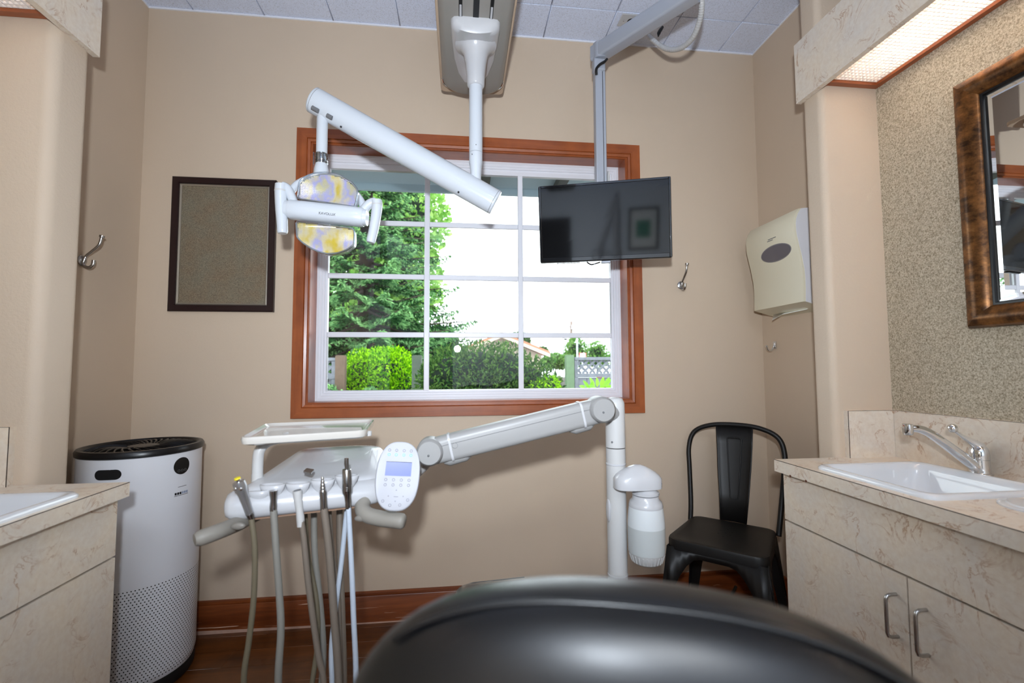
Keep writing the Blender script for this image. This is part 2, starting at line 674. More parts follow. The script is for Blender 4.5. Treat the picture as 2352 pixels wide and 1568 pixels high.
for nm, o in (('wall_pier_right', nose(XR, 1.283, RY, 1.531, .022)), ('wall_pier_left', nose(XL, -1.161, LY, 1.527, .03))):
    struct(B().prism([(x, y, 0) for x, y in o], (0, 0, ZC + .01)).out(nm, M_pillar, smooth=50))
struct(B().box(XR - .0025, XR + .01, -.5, RY, .80, ZC).out('wall_alcove_right', M_speckle))
struct(B().box(XL - .01, XL + .0025, -.5, LY, .80, ZC).out('wall_alcove_left', M_speckle))
# --- thin white bead along the ceiling
struct(B().box(XL, XR, YW - .006, YW, ZC - .007, ZC).out('trim_1', M_vinyl))
struct(B().box(XL, XL + .005, 1.53, YW - .006, ZC - .006, ZC).out('trim_2', M_vinyl))
struct(B().box(XR - .005, XR, 1.53, YW - .006, ZC - .006, ZC).out('trim_3', M_vinyl))
# --- baseboards
prof = [(0, 0), (.013, 0), (.013, .112), (.011, .116), (.013, .120), (.011, .130), (.006, .133), (0, .133)]
bb = struct(B().prism([(XL, YW - a, z) for a, z in prof], (XR - XL, 0, 0)).out('baseboard_window', M_base))
poly = [(XL, YW - .0135, 0), (.2, YW - .0135, 0), (.2, YW - .0135, .003), (-.55, YW - .0135, .007), (-1.12, YW - .0135, .016), (XL, YW - .0135, .020)]
B().prism(poly, (0, .012, 0)).out('worn_strip', mat('worn_bare_paint', lin(206, 168, 148), .6, var=(30, .85)), bb)
struct(B().prism([(XL + a, 1.53, z) for a, z in prof], (0, YW - .013 - 1.53, 0)).out('baseboard_left', M_wood_y))
struct(B().prism([(XR - a, 1.535, z) for a, z in prof], (0, YW - .013 - 1.535, 0)).out('baseboard_right', M_wood_y))

# --- window
win = thing('window_1', None, None, ((.068), YW, 1.55), kind='structure')
fm = lambda a, b_, h: (a, YW - h, b_)
mitred((-.739, .877, .892, 2.203), [(0, -.001), (0, .018), (.044, .018), (.046, .014), (.049, .017), (.060, .014), (.061, .007), (.066, .007), (.068, -.001)],
       fm, (M_wood_x, M_wood_z), win, 'casing')
for nm, bx_, mm in (('jamb', (-.684, -.671, YW - .004, 2.24, .947, 2.15), M_wood_z), ('jamb', (.806, .819, YW - .004, 2.24, .947, 2.15), M_wood_z),
                    ('jamb', (-.671, .806, YW - .004, 2.24, .947, .960), M_wood_x), ('jamb', (-.671, .806, YW - .004, 2.24, 2.137, 2.15), M_wood_x)):
    B().box(*bx_).out(nm, mm, win)
fm2 = lambda a, b_, h: (a, 2.214 - h, b_)
mitred((-.671, .806, .960, 2.137), [(0, -.028), (0, .008), (.010, .008), (.012, .004), (.022, .004), (.024, 0), (.033, 0), (.035, -.006), (.044, -.006), (.046, -.012), (.046, -.028)],
       fm2, (M_vinyl, M_vinyl), win, 'sash_frame')
B().box(-.626, .761, 2.218, 2.24, 2.074, 2.094).out('head_strip', M_vinyl, win)
VX, HZ, hw = [-.163, .298], [1.27, 1.552, 1.814], .0125
gx = [-.626] + VX + [.761]
gz = [1.005] + HZ + [2.076]
for x in VX:
    B().box(x - hw, x + hw, 2.219, 2.233, 1.0, 2.08).out('muntin', M_vinyl, win, bevel=.003)
for z in HZ:
    for i in range(3):
        B().box(gx[i] + (hw if i else 0), gx[i + 1] - (hw if i < 2 else 0), 2.220, 2.232, z - hw, z + hw).out('muntin_bar', M_vinyl, win, bevel=.003)
for i in range(3):
    for j in range(4):
        bb_ = B()
        bb_.add([(gx[i], 2.236, gz[j]), (gx[i + 1], 2.236, gz[j]), (gx[i + 1], 2.236, gz[j + 1]), (gx[i], 2.236, gz[j + 1])], [(0, 1, 2, 3)])
        bb_.out('pane', M_glass, win, smooth=0)

# ================================================================== VANITIES
def rounded_loop(x0, x1, y0, y1, r, z, n=6):
    return [Vector((x, y, z)) for x, y in rrect(x0, x1, y0, y1, r, n)]


def sink(x0, x1, y0, y1, z, label, dx):
    t = thing('sink', label, 'sink', ((x0 + x1) / 2, (y0 + y1) / 2, z), group='drop-in sinks')
    spec = [(0, 0, .03), (-.001, .007, .032), (.005, .0130, .03), (.014, .0135, .03), (.022, .008, .03), (.026, -.010, .035), (.045, -.085, .05), (.075, -.120, .06), (.13, -.128, .04)]
    rings = [rounded_loop(x0 + i, x1 - i, y0 + i, y1 - i, r, z + h) for i, h, r in spec]
    bb_ = B()
    bb_.loft(rings, True, False)
    bb_.add(rings[-1], [tuple(range(len(rings[-1])))])
    bb_.out('basin', M_ceramic, t, smooth=60, thick=0)
    cx, cy = (x0 + x1) / 2, (y0 + y1) / 2
    B().lathe([(.001, 0), (.026, 0), (.028, .003), (.022, .004), (.02, .001)], (cx, cy, z - .128), n=24).out('drain', M_chrome, t)
    return t


def vanity(side, xf, xw, yend, xe, sinkrect, names):
    """xf face plane, xe counter edge, xw wall, s direction from aisle to wall"""
    s = 1 if xw > xf else -1
    y0 = -.42
    # cabinet
    c = thing('base_cabinet', names[0], 'cabinet', (xf, yend - .5, 0), group='sink cabinets')
    B().box(xf + s * .021, xw - s * .002, y0, yend - .006, .09, .660).out('body', M_marble, c)
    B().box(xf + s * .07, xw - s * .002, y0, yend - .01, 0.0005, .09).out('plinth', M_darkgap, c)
    B().box(xf, xf + s * .018, y0, yend - .004, .602, .752).out('false_front', M_marble, c)
    ysp = [yend - .004, 1.0195 if side == 'R' else .985, .60, .18, y0]
    for i in range(4):
        d = B().box(xf, xf + s * .018, ysp[i + 1] + .0025, ysp[i] - (.0025 if i else 0), .095, .596).out('door', M_marble, c)
        if side == 'R' and i < 2:
            yh = 1.049 if i == 0 else .975
            pts = [Vector((xf + dx, yh, z)) for dx, z in ((.004, .543), (-.018, .543), (-.027, .540), (-.030, .532), (-.030, .452), (-.027, .444), (-.018, .441), (.004, .441))]
            B().tube(pts, .0042, 10).out('handle', M_nickel, d, smooth=60)
    B().box(xf + s * .019, xf + s * .021, y0, yend - .005, .085, .755).out('gap_shadow', M_darkgap, c)
    # counter
    t = thing('countertop', names[1], 'countertop', (xe, yend - .5, .76), group='laminate countertops')
    x0, x1, sy0, sy1 = sinkrect
    hi, ho = min(x0, x1) + .02, max(x0, x1) - .02
    xi = xe + s * .0015
    a, bq = min(xi, xw), max(xi, xw)
    tb = B()
    tb.box(a, bq, sy1 - .02, yend, .778, .798).box(a, bq, y0, sy0 + .02, .778, .798)
    tb.box(a, hi, sy0 + .02, sy1 - .02, .778, .798).box(ho, bq, sy0 + .02, sy1 - .02, .778, .798)
    tb.out('worktop', M_marble, t, smooth=0)
    B().box(xe, xe + s * .0195, y0, yend + .0001, .7595, .7966).out('front_edge', M_marble, t)
    B().box(xe - s * .0002, xe + s * .0016, y0, yend + .0001, .7966, .79805).out('edge_seam', M_dark, t)
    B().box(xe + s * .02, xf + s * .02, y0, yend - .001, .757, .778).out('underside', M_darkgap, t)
    B().box(xw - s * .019, xw, y0, yend - .02, .798, .957).out('back_splash', M_marble, t)
    xs0 = (1.316 if side == 'R' else -1.205)
    B().box(xs0, xw, yend - .019, yend, .798, .957).out('side_splash', M_marble, t)
    B().box(xs0 - s * .0003, xs0 + s * .0012, yend - .0193, yend - .0180, .798, .9572).out('splash_seam', M_dark, t)
    B().box(xs0, xw - s * .019, yend - .0194, yend - .0180, .9565, .9574).out('splash_cap_seam', M_dark, t)
    B().box(xw - s * .0194, xw - s * .0180, y0, yend - .02, .9565, .9574).out('splash_cap_seam', M_dark, t)
    sk = sink(min(x0, x1), max(x0, x1), sy0, sy1, .797, names[2], s)
    # valance with light grid
    vz0, vz1 = 2.101, 2.330
    xo = 1.262 if side == 'R' else -1.141
    yv = 1.531 if side == 'R' else 1.527
    v = thing('light_valance', names[3], 'light fixture', (xo, yend - .4, vz0), group='lighted valances')
    B().box(xo, xo + s * .020, y0, yv, vz0, vz1).out('fascia', M_marble, v)
    yi = yend
    B().box(xo + s * .02, xw, yi - .022, yi - .001, 2.118, 2.142).out('wood_trim', M_wood_x, v)
    B().box(xw - s * .022, xw, y0, yi - .022, 2.118, 2.142).out('wood_trim', M_wood_y, v)
    B().box(xo + s * .0202, xo + s * .024, y0, yi - .022, 2.104, 2.142).out('wood_trim', M_wood_y, v)
    g = B()
    cell = .0135
    gx0, gx1 = sorted((xo + s * .024, xw - s * .022))
    nx = int((gx1 - gx0) / cell)
    for i in range(nx + 1):
        x = gx0 + (gx1 - gx0) * i / nx
        g.box(x - .0011, x + .0011, y0, yi - .022, 2.128, 2.139)
    y = yi - .024
    while y > y0:
        g.box(gx0, gx1, y - .0011, y + .0011, 2.128, 2.139)
        y -= cell
    g.out('light_grid', M_louver, v, smooth=0, kind='stuff')
    # tubes above the grid
    for q in (.35, .68):
        x = gx0 + (gx1 - gx0) * q
        B().cyl((x, y0 + .1, 2.235), (x, yi - .07, 2.235), .0125, n=12).out('fluorescent_tube', M_tube_R if side == 'R' else M_tube_L, v)
        for ye in (y0 + .1, yi - .07):
            B().cyl((x, ye - .012, 2.235), (x, ye + .012, 2.235), .0145, n=12).out('tube_cap', M_offwhite, v)
    B().box(xo + s * .02, xw, y0, yi - .03, 2.300, 2.306).out('reflector', mat('tube_reflector_wood', lin(196, 150, 96), .6), v)
    return v


k = NT('light_grid_plastic')
df = k.n('BsdfDiffuse', {'Color': (.95, .95, .96, 1)})
tl = k.n('BsdfTranslucent', {'Color': (.95, .95, .96, 1)})
mx = k.n('MixShader', {0: .55})
k.l(df.outputs[0], mx.inputs[1])
k.l(tl.outputs[0], mx.inputs[2])
k.l(mx.outputs[0], k.o.inputs['Surface'])
M_louver = k.m
M_tube_R = mat('tube_light_right', (1, 1, 1, 1), .4, emit=((1.0, .92, .82, 1), 16))
M_tube_L = mat('tube_light_left', (1, 1, 1, 1), .4, emit=((1.0, .92, .82, 1), 6))

vanity('R', 1.080, XR, RY, 1.0515, (1.082, 1.441, .950, 1.305),
       ('beige marbled sink cabinet with bar handles beside the black metal chair', 'beige marbled countertop carrying the chrome faucet',
        'white ceramic drop-in sink under the chrome faucet', 'marbled light valance above the bronze-framed mirror'))
vanity('L', -.940, XL, LY, -.9135, (-1.27, -.930, .90, 1.265),
       ('beige marbled sink cabinet beside the white air purifier', 'beige marbled countertop next to the white air purifier',
        'white ceramic sink cut off by the picture edge near the air purifier', 'marbled light valance above the countertop by the air purifier'))
# chips in the counter edge
for px_, py_ in ((1815, 1091.5), (1851, 1103)):
    p = at(px_, py_, X=1.0513)
    ch = B().sphere((1.0514, p.y, .7600), .0035, (.15, 1.2, 1)).out('laminate_chip', mat('bare_chipboard', lin(96, 52, 30), .8), [o for o in SC.objects if o.name == 'countertop'][0])
# white cover set in the counter, cut off by the frame
t = thing('waste_cover', 'round white plastic cover set into the countertop at the photo edge', 'lid', (1.262, .868, .798))
B().lathe([(.0, 0), (.072, 0), (.072, .003), (.066, .005), (0, .005)], (1.262, .868, .7982), n=40).out('ring', M_ceramic, t)
B().lathe([(.0, 0), (.058, 0), (.056, .003), (0, .0035)], (1.262, .868, .8030), n=40).out('flap', M_ceramic, t)

# --- faucet
fx, fy, fz = 1.4560, 1.140, .8045
t = thing('faucet', 'chrome single-lever faucet behind the sink', 'faucet', (fx, fy, fz))
B().lathe([(.0, 0), (.027, 0), (.027, .004), (.0235, .006), (.022, .030), (.022, .042)], (fx, fy, fz), n=28).out('base', M_chrome, t)
B().lathe([(.0222, 0), (.0225, .012), (.021, .026), (.016, .036), (.008, .041), (0, .042)], (fx, fy, fz + .0425), n=28).out('cap', M_chrome, t)
sp = smooth_path([(fx - .012, fy, fz + .020), (fx - .06, fy + .012, fz + .062), (fx - .115, fy + .026, fz + .108), (fx - .145, fy + .034, fz + .124), (fx - .172, fy + .040, fz + .126)], 5)
B().tube(sp, [.0155 - .006 * i / (len(sp) - 1) for i in range(len(sp))], 14).out('spout', M_chrome, t)
tip = sp[-1]
nz = B().lathe([(.0, .012), (.0125, .012), (.0135, 0), (.0125, -.014), (.011, -.018), (0, -.018)], tip + Vector((-.004, .001, 0)), n=20).out('nozzle', M_chrome, t)
lv = smooth_path([(fx + .002, fy, fz + .075), (fx - .018, fy + .004, fz + .090), (fx - .045, fy + .008, fz + .108), (fx - .068, fy + .010, fz + .128)], 5)
B().tube(lv, [.016 - .011 * min(1, i / (len(lv) - 1) * 1.5) for i in range(len(lv))], 14).out('lever', M_chrome, t)
B().sphere(lv[-1], .0125).out('lever_ball', M_chrome, t)

# --- mirror
mr = thing('wall_mirror', 'mirror in a distressed bronze frame on speckled wallpaper', 'mirror', (XR, .85, 1.22))
mrect = (.45, 1.172, 1.219, 1.956)
fmm = lambda a, b_, h: (XR - .003 - h, a, b_)
mitred(mrect, [(0, 0), (0, .014), (.006, .026), (.020, .032), (.036, .030), (.050, .022), (.058, .016), (.062, .010), (.062, 0)], fmm, (M_bronze, M_bronze), mr, 'frame_rail')
mitred((mrect[0] + .060, mrect[1] - .060, mrect[2] + .060, mrect[3] - .060), [(0, 0), (0, .011), (.007, .011), (.010, .006), (.010, 0)], fmm, (M_black, M_black), mr, 'liner')
mitred((mrect[0] + .069, mrect[1] - .069, mrect[2] + .069, mrect[3] - .069), [(0, 0), (0, .003), (.020, .006), (.020, 0)], fmm, (M_mirror, M_mirror), mr, 'bevel_strip')
B().box(XR - .0092, XR - .004, mrect[0] + .088, mrect[1] - .088, mrect[2] + .088, mrect[3] - .088).out('mirror_glass', M_mirror, mr, smooth=0)

# ================================================================== THINGS ON THE WALLS
# pin board
t = thing('pin_board', 'speckled brown pin board in a dark frame beside the window', 'pin board', (-1.04, YW, 1.36))
rc = (-1.2555, -.8225, 1.3605, 1.955)
mitred(rc, [(0, 0), (0, .016), (.004, .020), (.026, .020), (.030, .014), (.030, 0)], fm, (M_frameblk, M_frameblk), t, 'frame_rail')
mitred((rc[0] + .030, rc[1] - .030, rc[2] + .030, rc[3] - .030), [(0, 0), (0, .013), (.003, .015), (.008, .010), (.008, 0)], fm, (M_silver, M_silver), t, 'liner')
B().box(rc[0] + .036, rc[1] - .036, YW - .007, YW - .001, rc[2] + .036, rc[3] - .036).out('board', M_cork, t)


def hook(name, label, p, n, side, kind):
    """p on the wall, n out of the wall, side along the wall"""
    p, n, side, z = Vector(p), Vector(n), Vector(side), Vector((0, 0, 1))
    t = thing(name, label, 'hook', p, group='coat hooks')
    if kind == 'double':
        B().lathe([(.0, 0), (.020, 0), (.020, .003), (.016, .006), (0, .007)], p, n, 24).xf(Matrix.Identity(4)).out('plate', M_nickel, t)
        up = smooth_path([p + n * .006 - z * .006, p + n * .014 + z * .016, p + n * .034 + z * .036, p + n * .056 + z * .060, p + n * .064 + z * .090], 5)
        B().tube(up, [.0065] * 4 + [.0048] * (len(up) - 5) + [.0060], 12).out('upper_arm', M_nickel, t)
        B().lathe([(.0, 0), (.0085, 0), (.0085, .007), (0, .008)], up[-1] - z * .001, (up[-1] - up[-3]), 16).out('tip', M_nickel, t)
        lo = smooth_path([p + n * .004 - z * .006, p + n * .010 - z * .020, p + n * .026 - z * .026, p + n * .038 - z * .016, p + n * .041 + z * .002], 5)
        B().tube(lo, [.006] * (len(lo) - 1) + [.0065], 12).out('lower_hook', M_nickel, t)
    else:
        B().box(-.010, .010, 0, .004, -.018, .018).xf(Matrix(((side.x, n.x, 0, p.x), (side.y, n.y, 0, p.y), (0, 0, 1, p.z), (0, 0, 0, 1)))).out('plate', M_chrome, t, bevel=.006, seg=3)
        lo = smooth_path([p + n * .003 + z * .012, p + n * .008 - z * .010, p + n * .020 - z * .026, p + n * .036 - z * .022, p + n * .042 - z * .006], 5)
        B().tube(lo, .0045, 12).out('lower_hook', M_chrome, t)
        B().sphere(lo[-1], .0062).out('tip', M_chrome, t)
        for q in (-.006, .006):
            B().sphere(p + n * .004 + side * q, .0025).out('screw', M_nickel, t)


hook('coat_hook', 'brushed metal double coat hook on the wall above the air purifier', (XL, 1.822, 1.512), (1, 0, 0), (0, 1, 0), 'double')
hook('coat_hook', 'brushed metal double coat hook between the monitor and the towel dispenser', (1.083, YW, 1.512), (0, -1, 0), (1, 0, 0), 'double')
hook('coat_hook', 'small chrome coat hook below the paper towel dispenser', (XR, 2.028, 1.212), (-1, 0, 0), (0, 1, 0), 'small')

# --- paper towel dispenser
yn, yf = 1.690, 2.010
t = thing('towel_dispenser', 'cream paper towel dispenser mounted in the corner', 'dispenser', (XR, 1.85, 1.30))
prof_px = [(1845, 471), (1834, 478), (1827, 489), (1823, 501), (1822, 513), (1823, 530), (1826, 545), (1831, 566), (1836, 586), (1842, 617), (1844, 635), (1845, 660), (1845, 692)]
pr = [at(x, y, Y=yn) for x, y in prof_px]
pr = [Vector((min(q.x, XR - .004), 0, q.z)) for q in pr]
pr[0].x = XR - .001
outl = [Vector((XR - .001, 0, pr[0].z))] + pr[1:] + [Vector((XR - .001, 0, pr[-1].z - .030))]
rings = []
for yy, ins in ((yn, .010), (yn + .004, .003), (yn + .012, 0), (yf - .012, 0), (yf - .004, .003), (yf, .010)):
    rings.append([Vector((q.x + (ins if 0 < i < len(outl) - 1 else 0), yy, q.z)) for i, q in enumerate(outl)])
dsp = B().loft(rings).out('housing', M_cream, t, smooth=35)
sp_ = []
for q in outl:
    sp_.append(Vector((q.x + (.011 if q.x < XR - .01 else 0), yn - .0012, q.z)))
B().prism(sp_, (0, .004, 0)).out('side_panel', M_vinyl, t, smooth=30)
# oval sight window following the front
fxz = sorted([(q.z, q.x) for q in pr])
def frontx(z):
    for (z0, x0_), (z1, x1_) in zip(fxz, fxz[1:]):
        if z0 <= z <= z1:
            return x0_ + (x1_ - x0_) * (z - z0) / max(z1 - z0, 1e-6)
    return fxz[0][1] if z < fxz[0][0] else fxz[-1][1]
cen = at(1779, 581, X=frontx(1.63))
def oval(a, b_, off):
    return [Vector((frontx(cen.z + b_ * math.sin(q)) - off, cen.y + a * math.cos(q), cen.z + b_ * math.sin(q))) for q in [2 * math.pi * i / 32 for i in range(32)]]
B().loft([oval(.094, .036, -.004), oval(.094, .036, .0015)]).out('window_rim', mat('rim_grey', lin(120, 116, 120), .4), t)
B().loft([oval(.090, .032, -.004), oval(.090, .032, .0022)]).out('sight_window', M_smoke, t)
zl = cen.z + .062
for dz, a0, a1 in ((.004, -.02, .03), (-.003, .0, .035)):
    B().box(frontx(zl) - .0012, frontx(zl) + .004, cen.y + a0, cen.y + a1, zl + dz - .0014, zl + dz + .0014).out('logo_mark', M_greyprint, t)
# paper tongue
pz = pr[-1].z - .012
poly = [at(1783, 725, X=1.452), at(1787, 736, X=1.452), at(1770, 739, X=1.446), at(1766, 737, X=1.446)]
bq = B()
bq.loft([[Vector((1.475, 1.76, pz - .004)), Vector((1.455, 1.76, pz - .012))], [Vector((1.470, 1.90, pz - .006)), Vector((1.450, 1.90, pz - .018))], [Vector((1.452, 1.955, pz - .010)), Vector((1.436, 1.945, pz - .040))]], closed=False, caps=False)
bq.out('paper_sheet', M_paper, t, thick=.0006)
# ================================================================== CEILING TRACK AND DENTAL LIGHT
TX0, TX1, TYE, TZ = -.088, .189, 1.985, 2.345
t = thing('ceiling_track', 'grey ceiling track under a tan board running towards the window', 'ceiling track', (.05, 1.0, TZ))
o = rrect(TX0, TX1, -.6, TYE, .022)
B().prism([(x, y, TZ) for x, y in o], (0, 0, .020)).out('mounting_board', M_tan, t, bevel=.003)
B().box(TX0 + .05, TX1 - .05, -.55, TYE - .10, TZ + .018, ZC).out('riser', M_tan, t)
def nose_plan(x0, x1, y0, ye, n=20):
    cx, hx = (x0 + x1) / 2, (x1 - x0) / 2
    return [(x0, y0)] + [(cx - hx * math.cos(math.pi * i / n), ye - .085 + .085 * math.sin(math.pi * i / n) ** .8) for i in range(n + 1)] + [(x1, y0)]
TCX = (TX0 + TX1) / 2
def tr_ring(ins, z):
    return [Vector((x, y, z)) for x, y in nose_plan(TX0 + .010 + ins, TX1 - .010 - ins, -.6, TYE - .03 - ins * .8)]
B().loft([tr_ring(0, TZ), tr_ring(0, TZ - .012), tr_ring(.010, TZ - .030), tr_ring(.024, TZ - .037)]).out('rail_housing', M_trackg, t, smooth=50)
for xo, wd in ((-.052, .006), (.0, .010), (.052, .006)):
    B().box(TCX + xo - wd, TCX + xo + wd, -.6, 1.60, TZ - .0385, TZ - .036).out('slot', M_black, t)
for s in (-1, 1):
    B().box(TCX + s * .052 - .0035, TCX + s * .052 + .0035, 1.44, 1.60, TZ - .040, TZ - .038).out('slot_guide', M_white, t)
e0 = [Vector((x, y, TZ - .014)) for x, y in nose_plan(TX0 + .009, TX1 - .009, 1.7, TYE - .028)][1:-1]
B().tube(e0, .0032, 8).out('end_band', M_chrome, t)

LX, LYY = .054, 1.60            # post
d = thing('dental_light', 'white dental operating light on a slanted ceiling arm', 'dental light', (LX, LYY, 1.6))
# carriage cover
rings = []
for yy, hw_, zb in ((1.490, .050, 2.300), (1.494, .074, 2.280), (1.505, .084, 2.262), (1.53, .087, 2.266), (1.60, .085, 2.278), (1.70, .078, 2.290), (1.79, .062, 2.302), (1.85, .036, 2.307)):
    rings.append([Vector((TCX + hw_ * math.cos(a) , yy, TZ - .036 - (TZ - .036 - zb) * max(0, math.sin(a)) ** .7)) for a in [math.pi * i / 16 for i in range(17)]])
B().loft(rings).out('carriage_cover', M_white, d, smooth=60)
B().lathe([(.075, .0), (.056, -.012), (.044, -.035), (.037, -.075), (.033, -.115), (.031, -.150), (.026, -.156)], (LX, LYY, 2.285), n=32).out('collar', M_white, d, smooth=60)
ptop = 2.14
pz0 = at(1093, 352, Y=LYY).z
B().cyl((LX, LYY, pz0), (LX, LYY, ptop), .0242, n=32).out('post', M_enamel, d)
B().cyl((LX, LYY, pz0 - .002), (LX, LYY, pz0), .0225, n=24).out('joint_line', M_darkgap, d)
B().lathe([(.0242, 0), (.0242, -.036), (.021, -.050), (.019, -.09), (.019, -.13)], (LX, LYY, pz0 - .001), n=28).out('swivel', M_enamel, d)
for dz in (.02, -.015):
    B().sphere((LX - .008 + dz * .4, LYY - .0235, pz0 + dz), .002).out('screw', M_greyprint, d)
# arm
A0, A1 = at(719, 229, Y=LYY), at(1139, 466, Y=LYY)
ad_ = (A1 - A0).normalized()
n_ = Vector((0, 1, 0))
u_ = ad_.cross(n_).normalized()
def arm_ring(p, k=1.0):
    return [p + u_ * (.046 * k * math.cos(q)) + n_ * (.038 * k * math.sin(q)) for q in [2 * math.pi * i / 28 for i in range(28)]]
arm = B().loft([arm_ring(A0 + ad_ * .010), arm_ring(A1 - ad_ * .010)]).out('arm', M_enamel, d, smooth=50)
B().loft([arm_ring(A0 + ad_ * .0085), arm_ring(A0 + ad_ * .002), arm_ring(A0, .95)]).out('arm_cap', M_enamel, arm, smooth=50)
B().loft([arm_ring(A1 - ad_ * .0085), arm_ring(A1 - ad_ * .002), arm_ring(A1, .95)]).out('arm_cap', M_enamel, arm, smooth=50)
B().loft([arm_ring(A0 + ad_ * .0105, .985), arm_ring(A0 + ad_ * .008, .985)]).out('cap_seam', M_greyprint, arm)
B().loft([arm_ring(A1 - ad_ * .0105, .985), arm_ring(A1 - ad_ * .008, .985)]).out('cap_seam', M_greyprint, arm)
for x, y, L_ in ((724, 251, .020), (757, 268, .016)):
    p = at(x, y, Y=LYY - .030)
    B().tube([p - ad_ * L_ * .6, p + ad_ * L_ * .6], .0075, 10).out('slot', M_greyprint, arm)
for x, y in ((783, 291), (1053, 441)):
    B().sphere(at(x, y, Y=LYY - .022), .0035).out('screw', M_print, arm)
# drop tube
dx_ = at(740, 300, Y=LYY)
zt, zc1, zc0, zh = at(740, 250, Y=LYY).z, at(740, 354, Y=LYY).z, at(740, 377, Y=LYY).z, at(740, 400, Y=LYY).z
B().cyl((dx_.x, LYY, zc1), (dx_.x, LYY, zt), .0185, n=28).out('drop_tube', M_enamel, d)
B().lathe([(.0165, 0), (.0165, zc1 - zc0)], (dx_.x, LYY, zc0), n=24).out('inner_joint', M_chrome, d)
cl = B().lathe([(.0195, 0), (.021, .004), (.0195, .008), (.021, .012), (.0195, .016), (.021, .022), (.0195, .026), (.0205, zc1 - zc0)], (dx_.x, LYY, zc0), n=24).out('clear_sleeve', M_clear, d)
B().box(dx_.x - .027, dx_.x - .0255, LYY - .006, LYY + .004, zc0 - .002, zc1 + .004).xf(Matrix.Identity(4)).out('sleeve_tab', M_clear, d)
B().lathe([(.0195, 0), (.021, -.006), (.0245, -.022), (.0255, zh - zc0 - .012)], (dx_.x, LYY, zc0), n=28).out('cone', M_enamel, d)
# lamp head
HY = 1.560
def hp(x, y, dy=0):
    return at(x, y, Y=HY + dy)
c0, c1 = hp(666, 481.5), hp(834, 499.5)
hd = (c1 - c0).normalized()
hu = Vector((0, -1, 0)).cross(hd).normalized() * -1
if hu.z < 0:
    hu = -hu
def bar_ring(p, k):
    return [p + hu * (.0325 * k * math.copysign(abs(math.cos(q)) ** .8, math.cos(q))) + Vector((0, 1, 0)) * (.034 * k * math.copysign(abs(math.sin(q)) ** .8, math.sin(q))) for q in [2 * math.pi * i / 28 for i in range(28)]]
body = B().loft([bar_ring(c0 - hd * .002, .90), bar_ring(c0 + hd * .004, .97), bar_ring(c0 + hd * .05, 1.0), bar_ring(c1 - hd * .05, 1.0), bar_ring(c1 - hd * .004, .97), bar_ring(c1 + hd * .002, .90)]).out('head_body', M_enamel, d, smooth=50)
B().loft([bar_ring(c0 - hd * .014, .80), bar_ring(c0 + hd * .002, .86)]).out('end_collar', M_enamel, d, smooth=50)
B().loft([bar_ring(c1 - hd * .002, .86), bar_ring(c1 + hd * .014, .80)]).out('end_collar', M_enamel, d, smooth=50)
tc = hp(751, 491, -.0352)
text('KAVOLUX', .0115, tc, hd, hu, M_greyprint, body)


def reflector(nm, outline, dyf, inner_c):
    """a D-shaped faceted reflector with a clear rim"""
    P = [hp(x, y, dyf) for x, y in outline]
    P = smooth_path(P + [P[0]], 2)[:-1] if False else P
    rim = round_poly(P, .010, 4)
    cen_ = sum(P, Vector()) / len(P)
    part = B().tube(rim + [rim[0], rim[1]], .0030, 8).out(nm, M_clear, d, smooth=60)
    B().tube([cen_ + (q - cen_) * .985 + Vector((0, .004, 0)) for q in rim + [rim[0], rim[1]]], .0018, 6).out('chrome_edge', M_chrome, part, smooth=60)
    # concave faceted mirror: grid clipped to the outline
    from mathutils.geometry import intersect_point_tri_2d
    xs_ = [q.x for q in rim]; zs_ = [q.z for q in rim]
    x0_, x1_, z0_, z1_ = min(xs_), max(xs_), min(zs_), max(zs_)
    poly2 = [((q - cen_).x * .985 + cen_.x, (q - cen_).z * .985 + cen_.z) for q in rim]
    def inside(x, z):
        r_ = False
        j = len(poly2) - 1
        for i in range(len(poly2)):
            xi, zi = poly2[i]; xj, zj = poly2[j]
            if (zi > z) != (zj > z) and x < (xj - xi) * (z - zi) / (zj - zi + 1e-12) + xi:
                r_ = not r_
            j = i
        return r_
    g = B()
    nx_, nz_ = 48, 24
    for i in range(nx_):
        for j in range(nz_):
            xa, xb = x0_ + (x1_ - x0_) * i / nx_, x0_ + (x1_ - x0_) * (i + 1) / nx_
            za, zb = z0_ + (z1_ - z0_) * j / nz_, z0_ + (z1_ - z0_) * (j + 1) / nz_
            if not inside((xa + xb) / 2, (za + zb) / 2):
                continue
            def dep(x, z):
                return HY + dyf + .012 + .016 * max(0, 1 - ((x - cen_.x) / (x1_ - x0_) * 2) ** 2) * max(0, 1 - ((z - cen_.z) / (z1_ - z0_) * 2) ** 2)
            m_ = ((xa + xb) / 2, (za + zb) / 2)
            ce_ = Vector((m_[0], dep(*m_) + .0010, m_[1]))
            g.add([Vector((xa, dep(xa, za), za)), Vector((xb, dep(xb, za), za)), Vector((xb, dep(xb, zb), zb)), Vector((xa, dep(xa, zb), zb)), ce_],
                  [(0, 1, 4), (1, 2, 4), (2, 3, 4), (3, 0, 4)])
    g.out('faceted_mirror', M_dichro, part, smooth=0)
    back = [Vector((q.x, HY + dyf + .006, q.z)) for q in rim]
    sh = B()
    sh.loft([back, [cen_ + (q - cen_) * 1.0 + Vector((0, .028, 0)) for q in back], [cen_ + (q - cen_) * .8 + Vector((0, .05, 0)) for q in back]], True, False)
    sh.add([cen_ + (q - cen_) * .8 + Vector((0, .05, 0)) for q in back], [tuple(range(len(back)))])
    sh.out('shell', M_enamel, part, smooth=50)
    lens = B()
    lens.add([Vector((q.x, HY + dyf + .001, q.z)) for q in rim], [tuple(range(len(rim)))])
    lens.out('lens', M_glass, part, smooth=0)


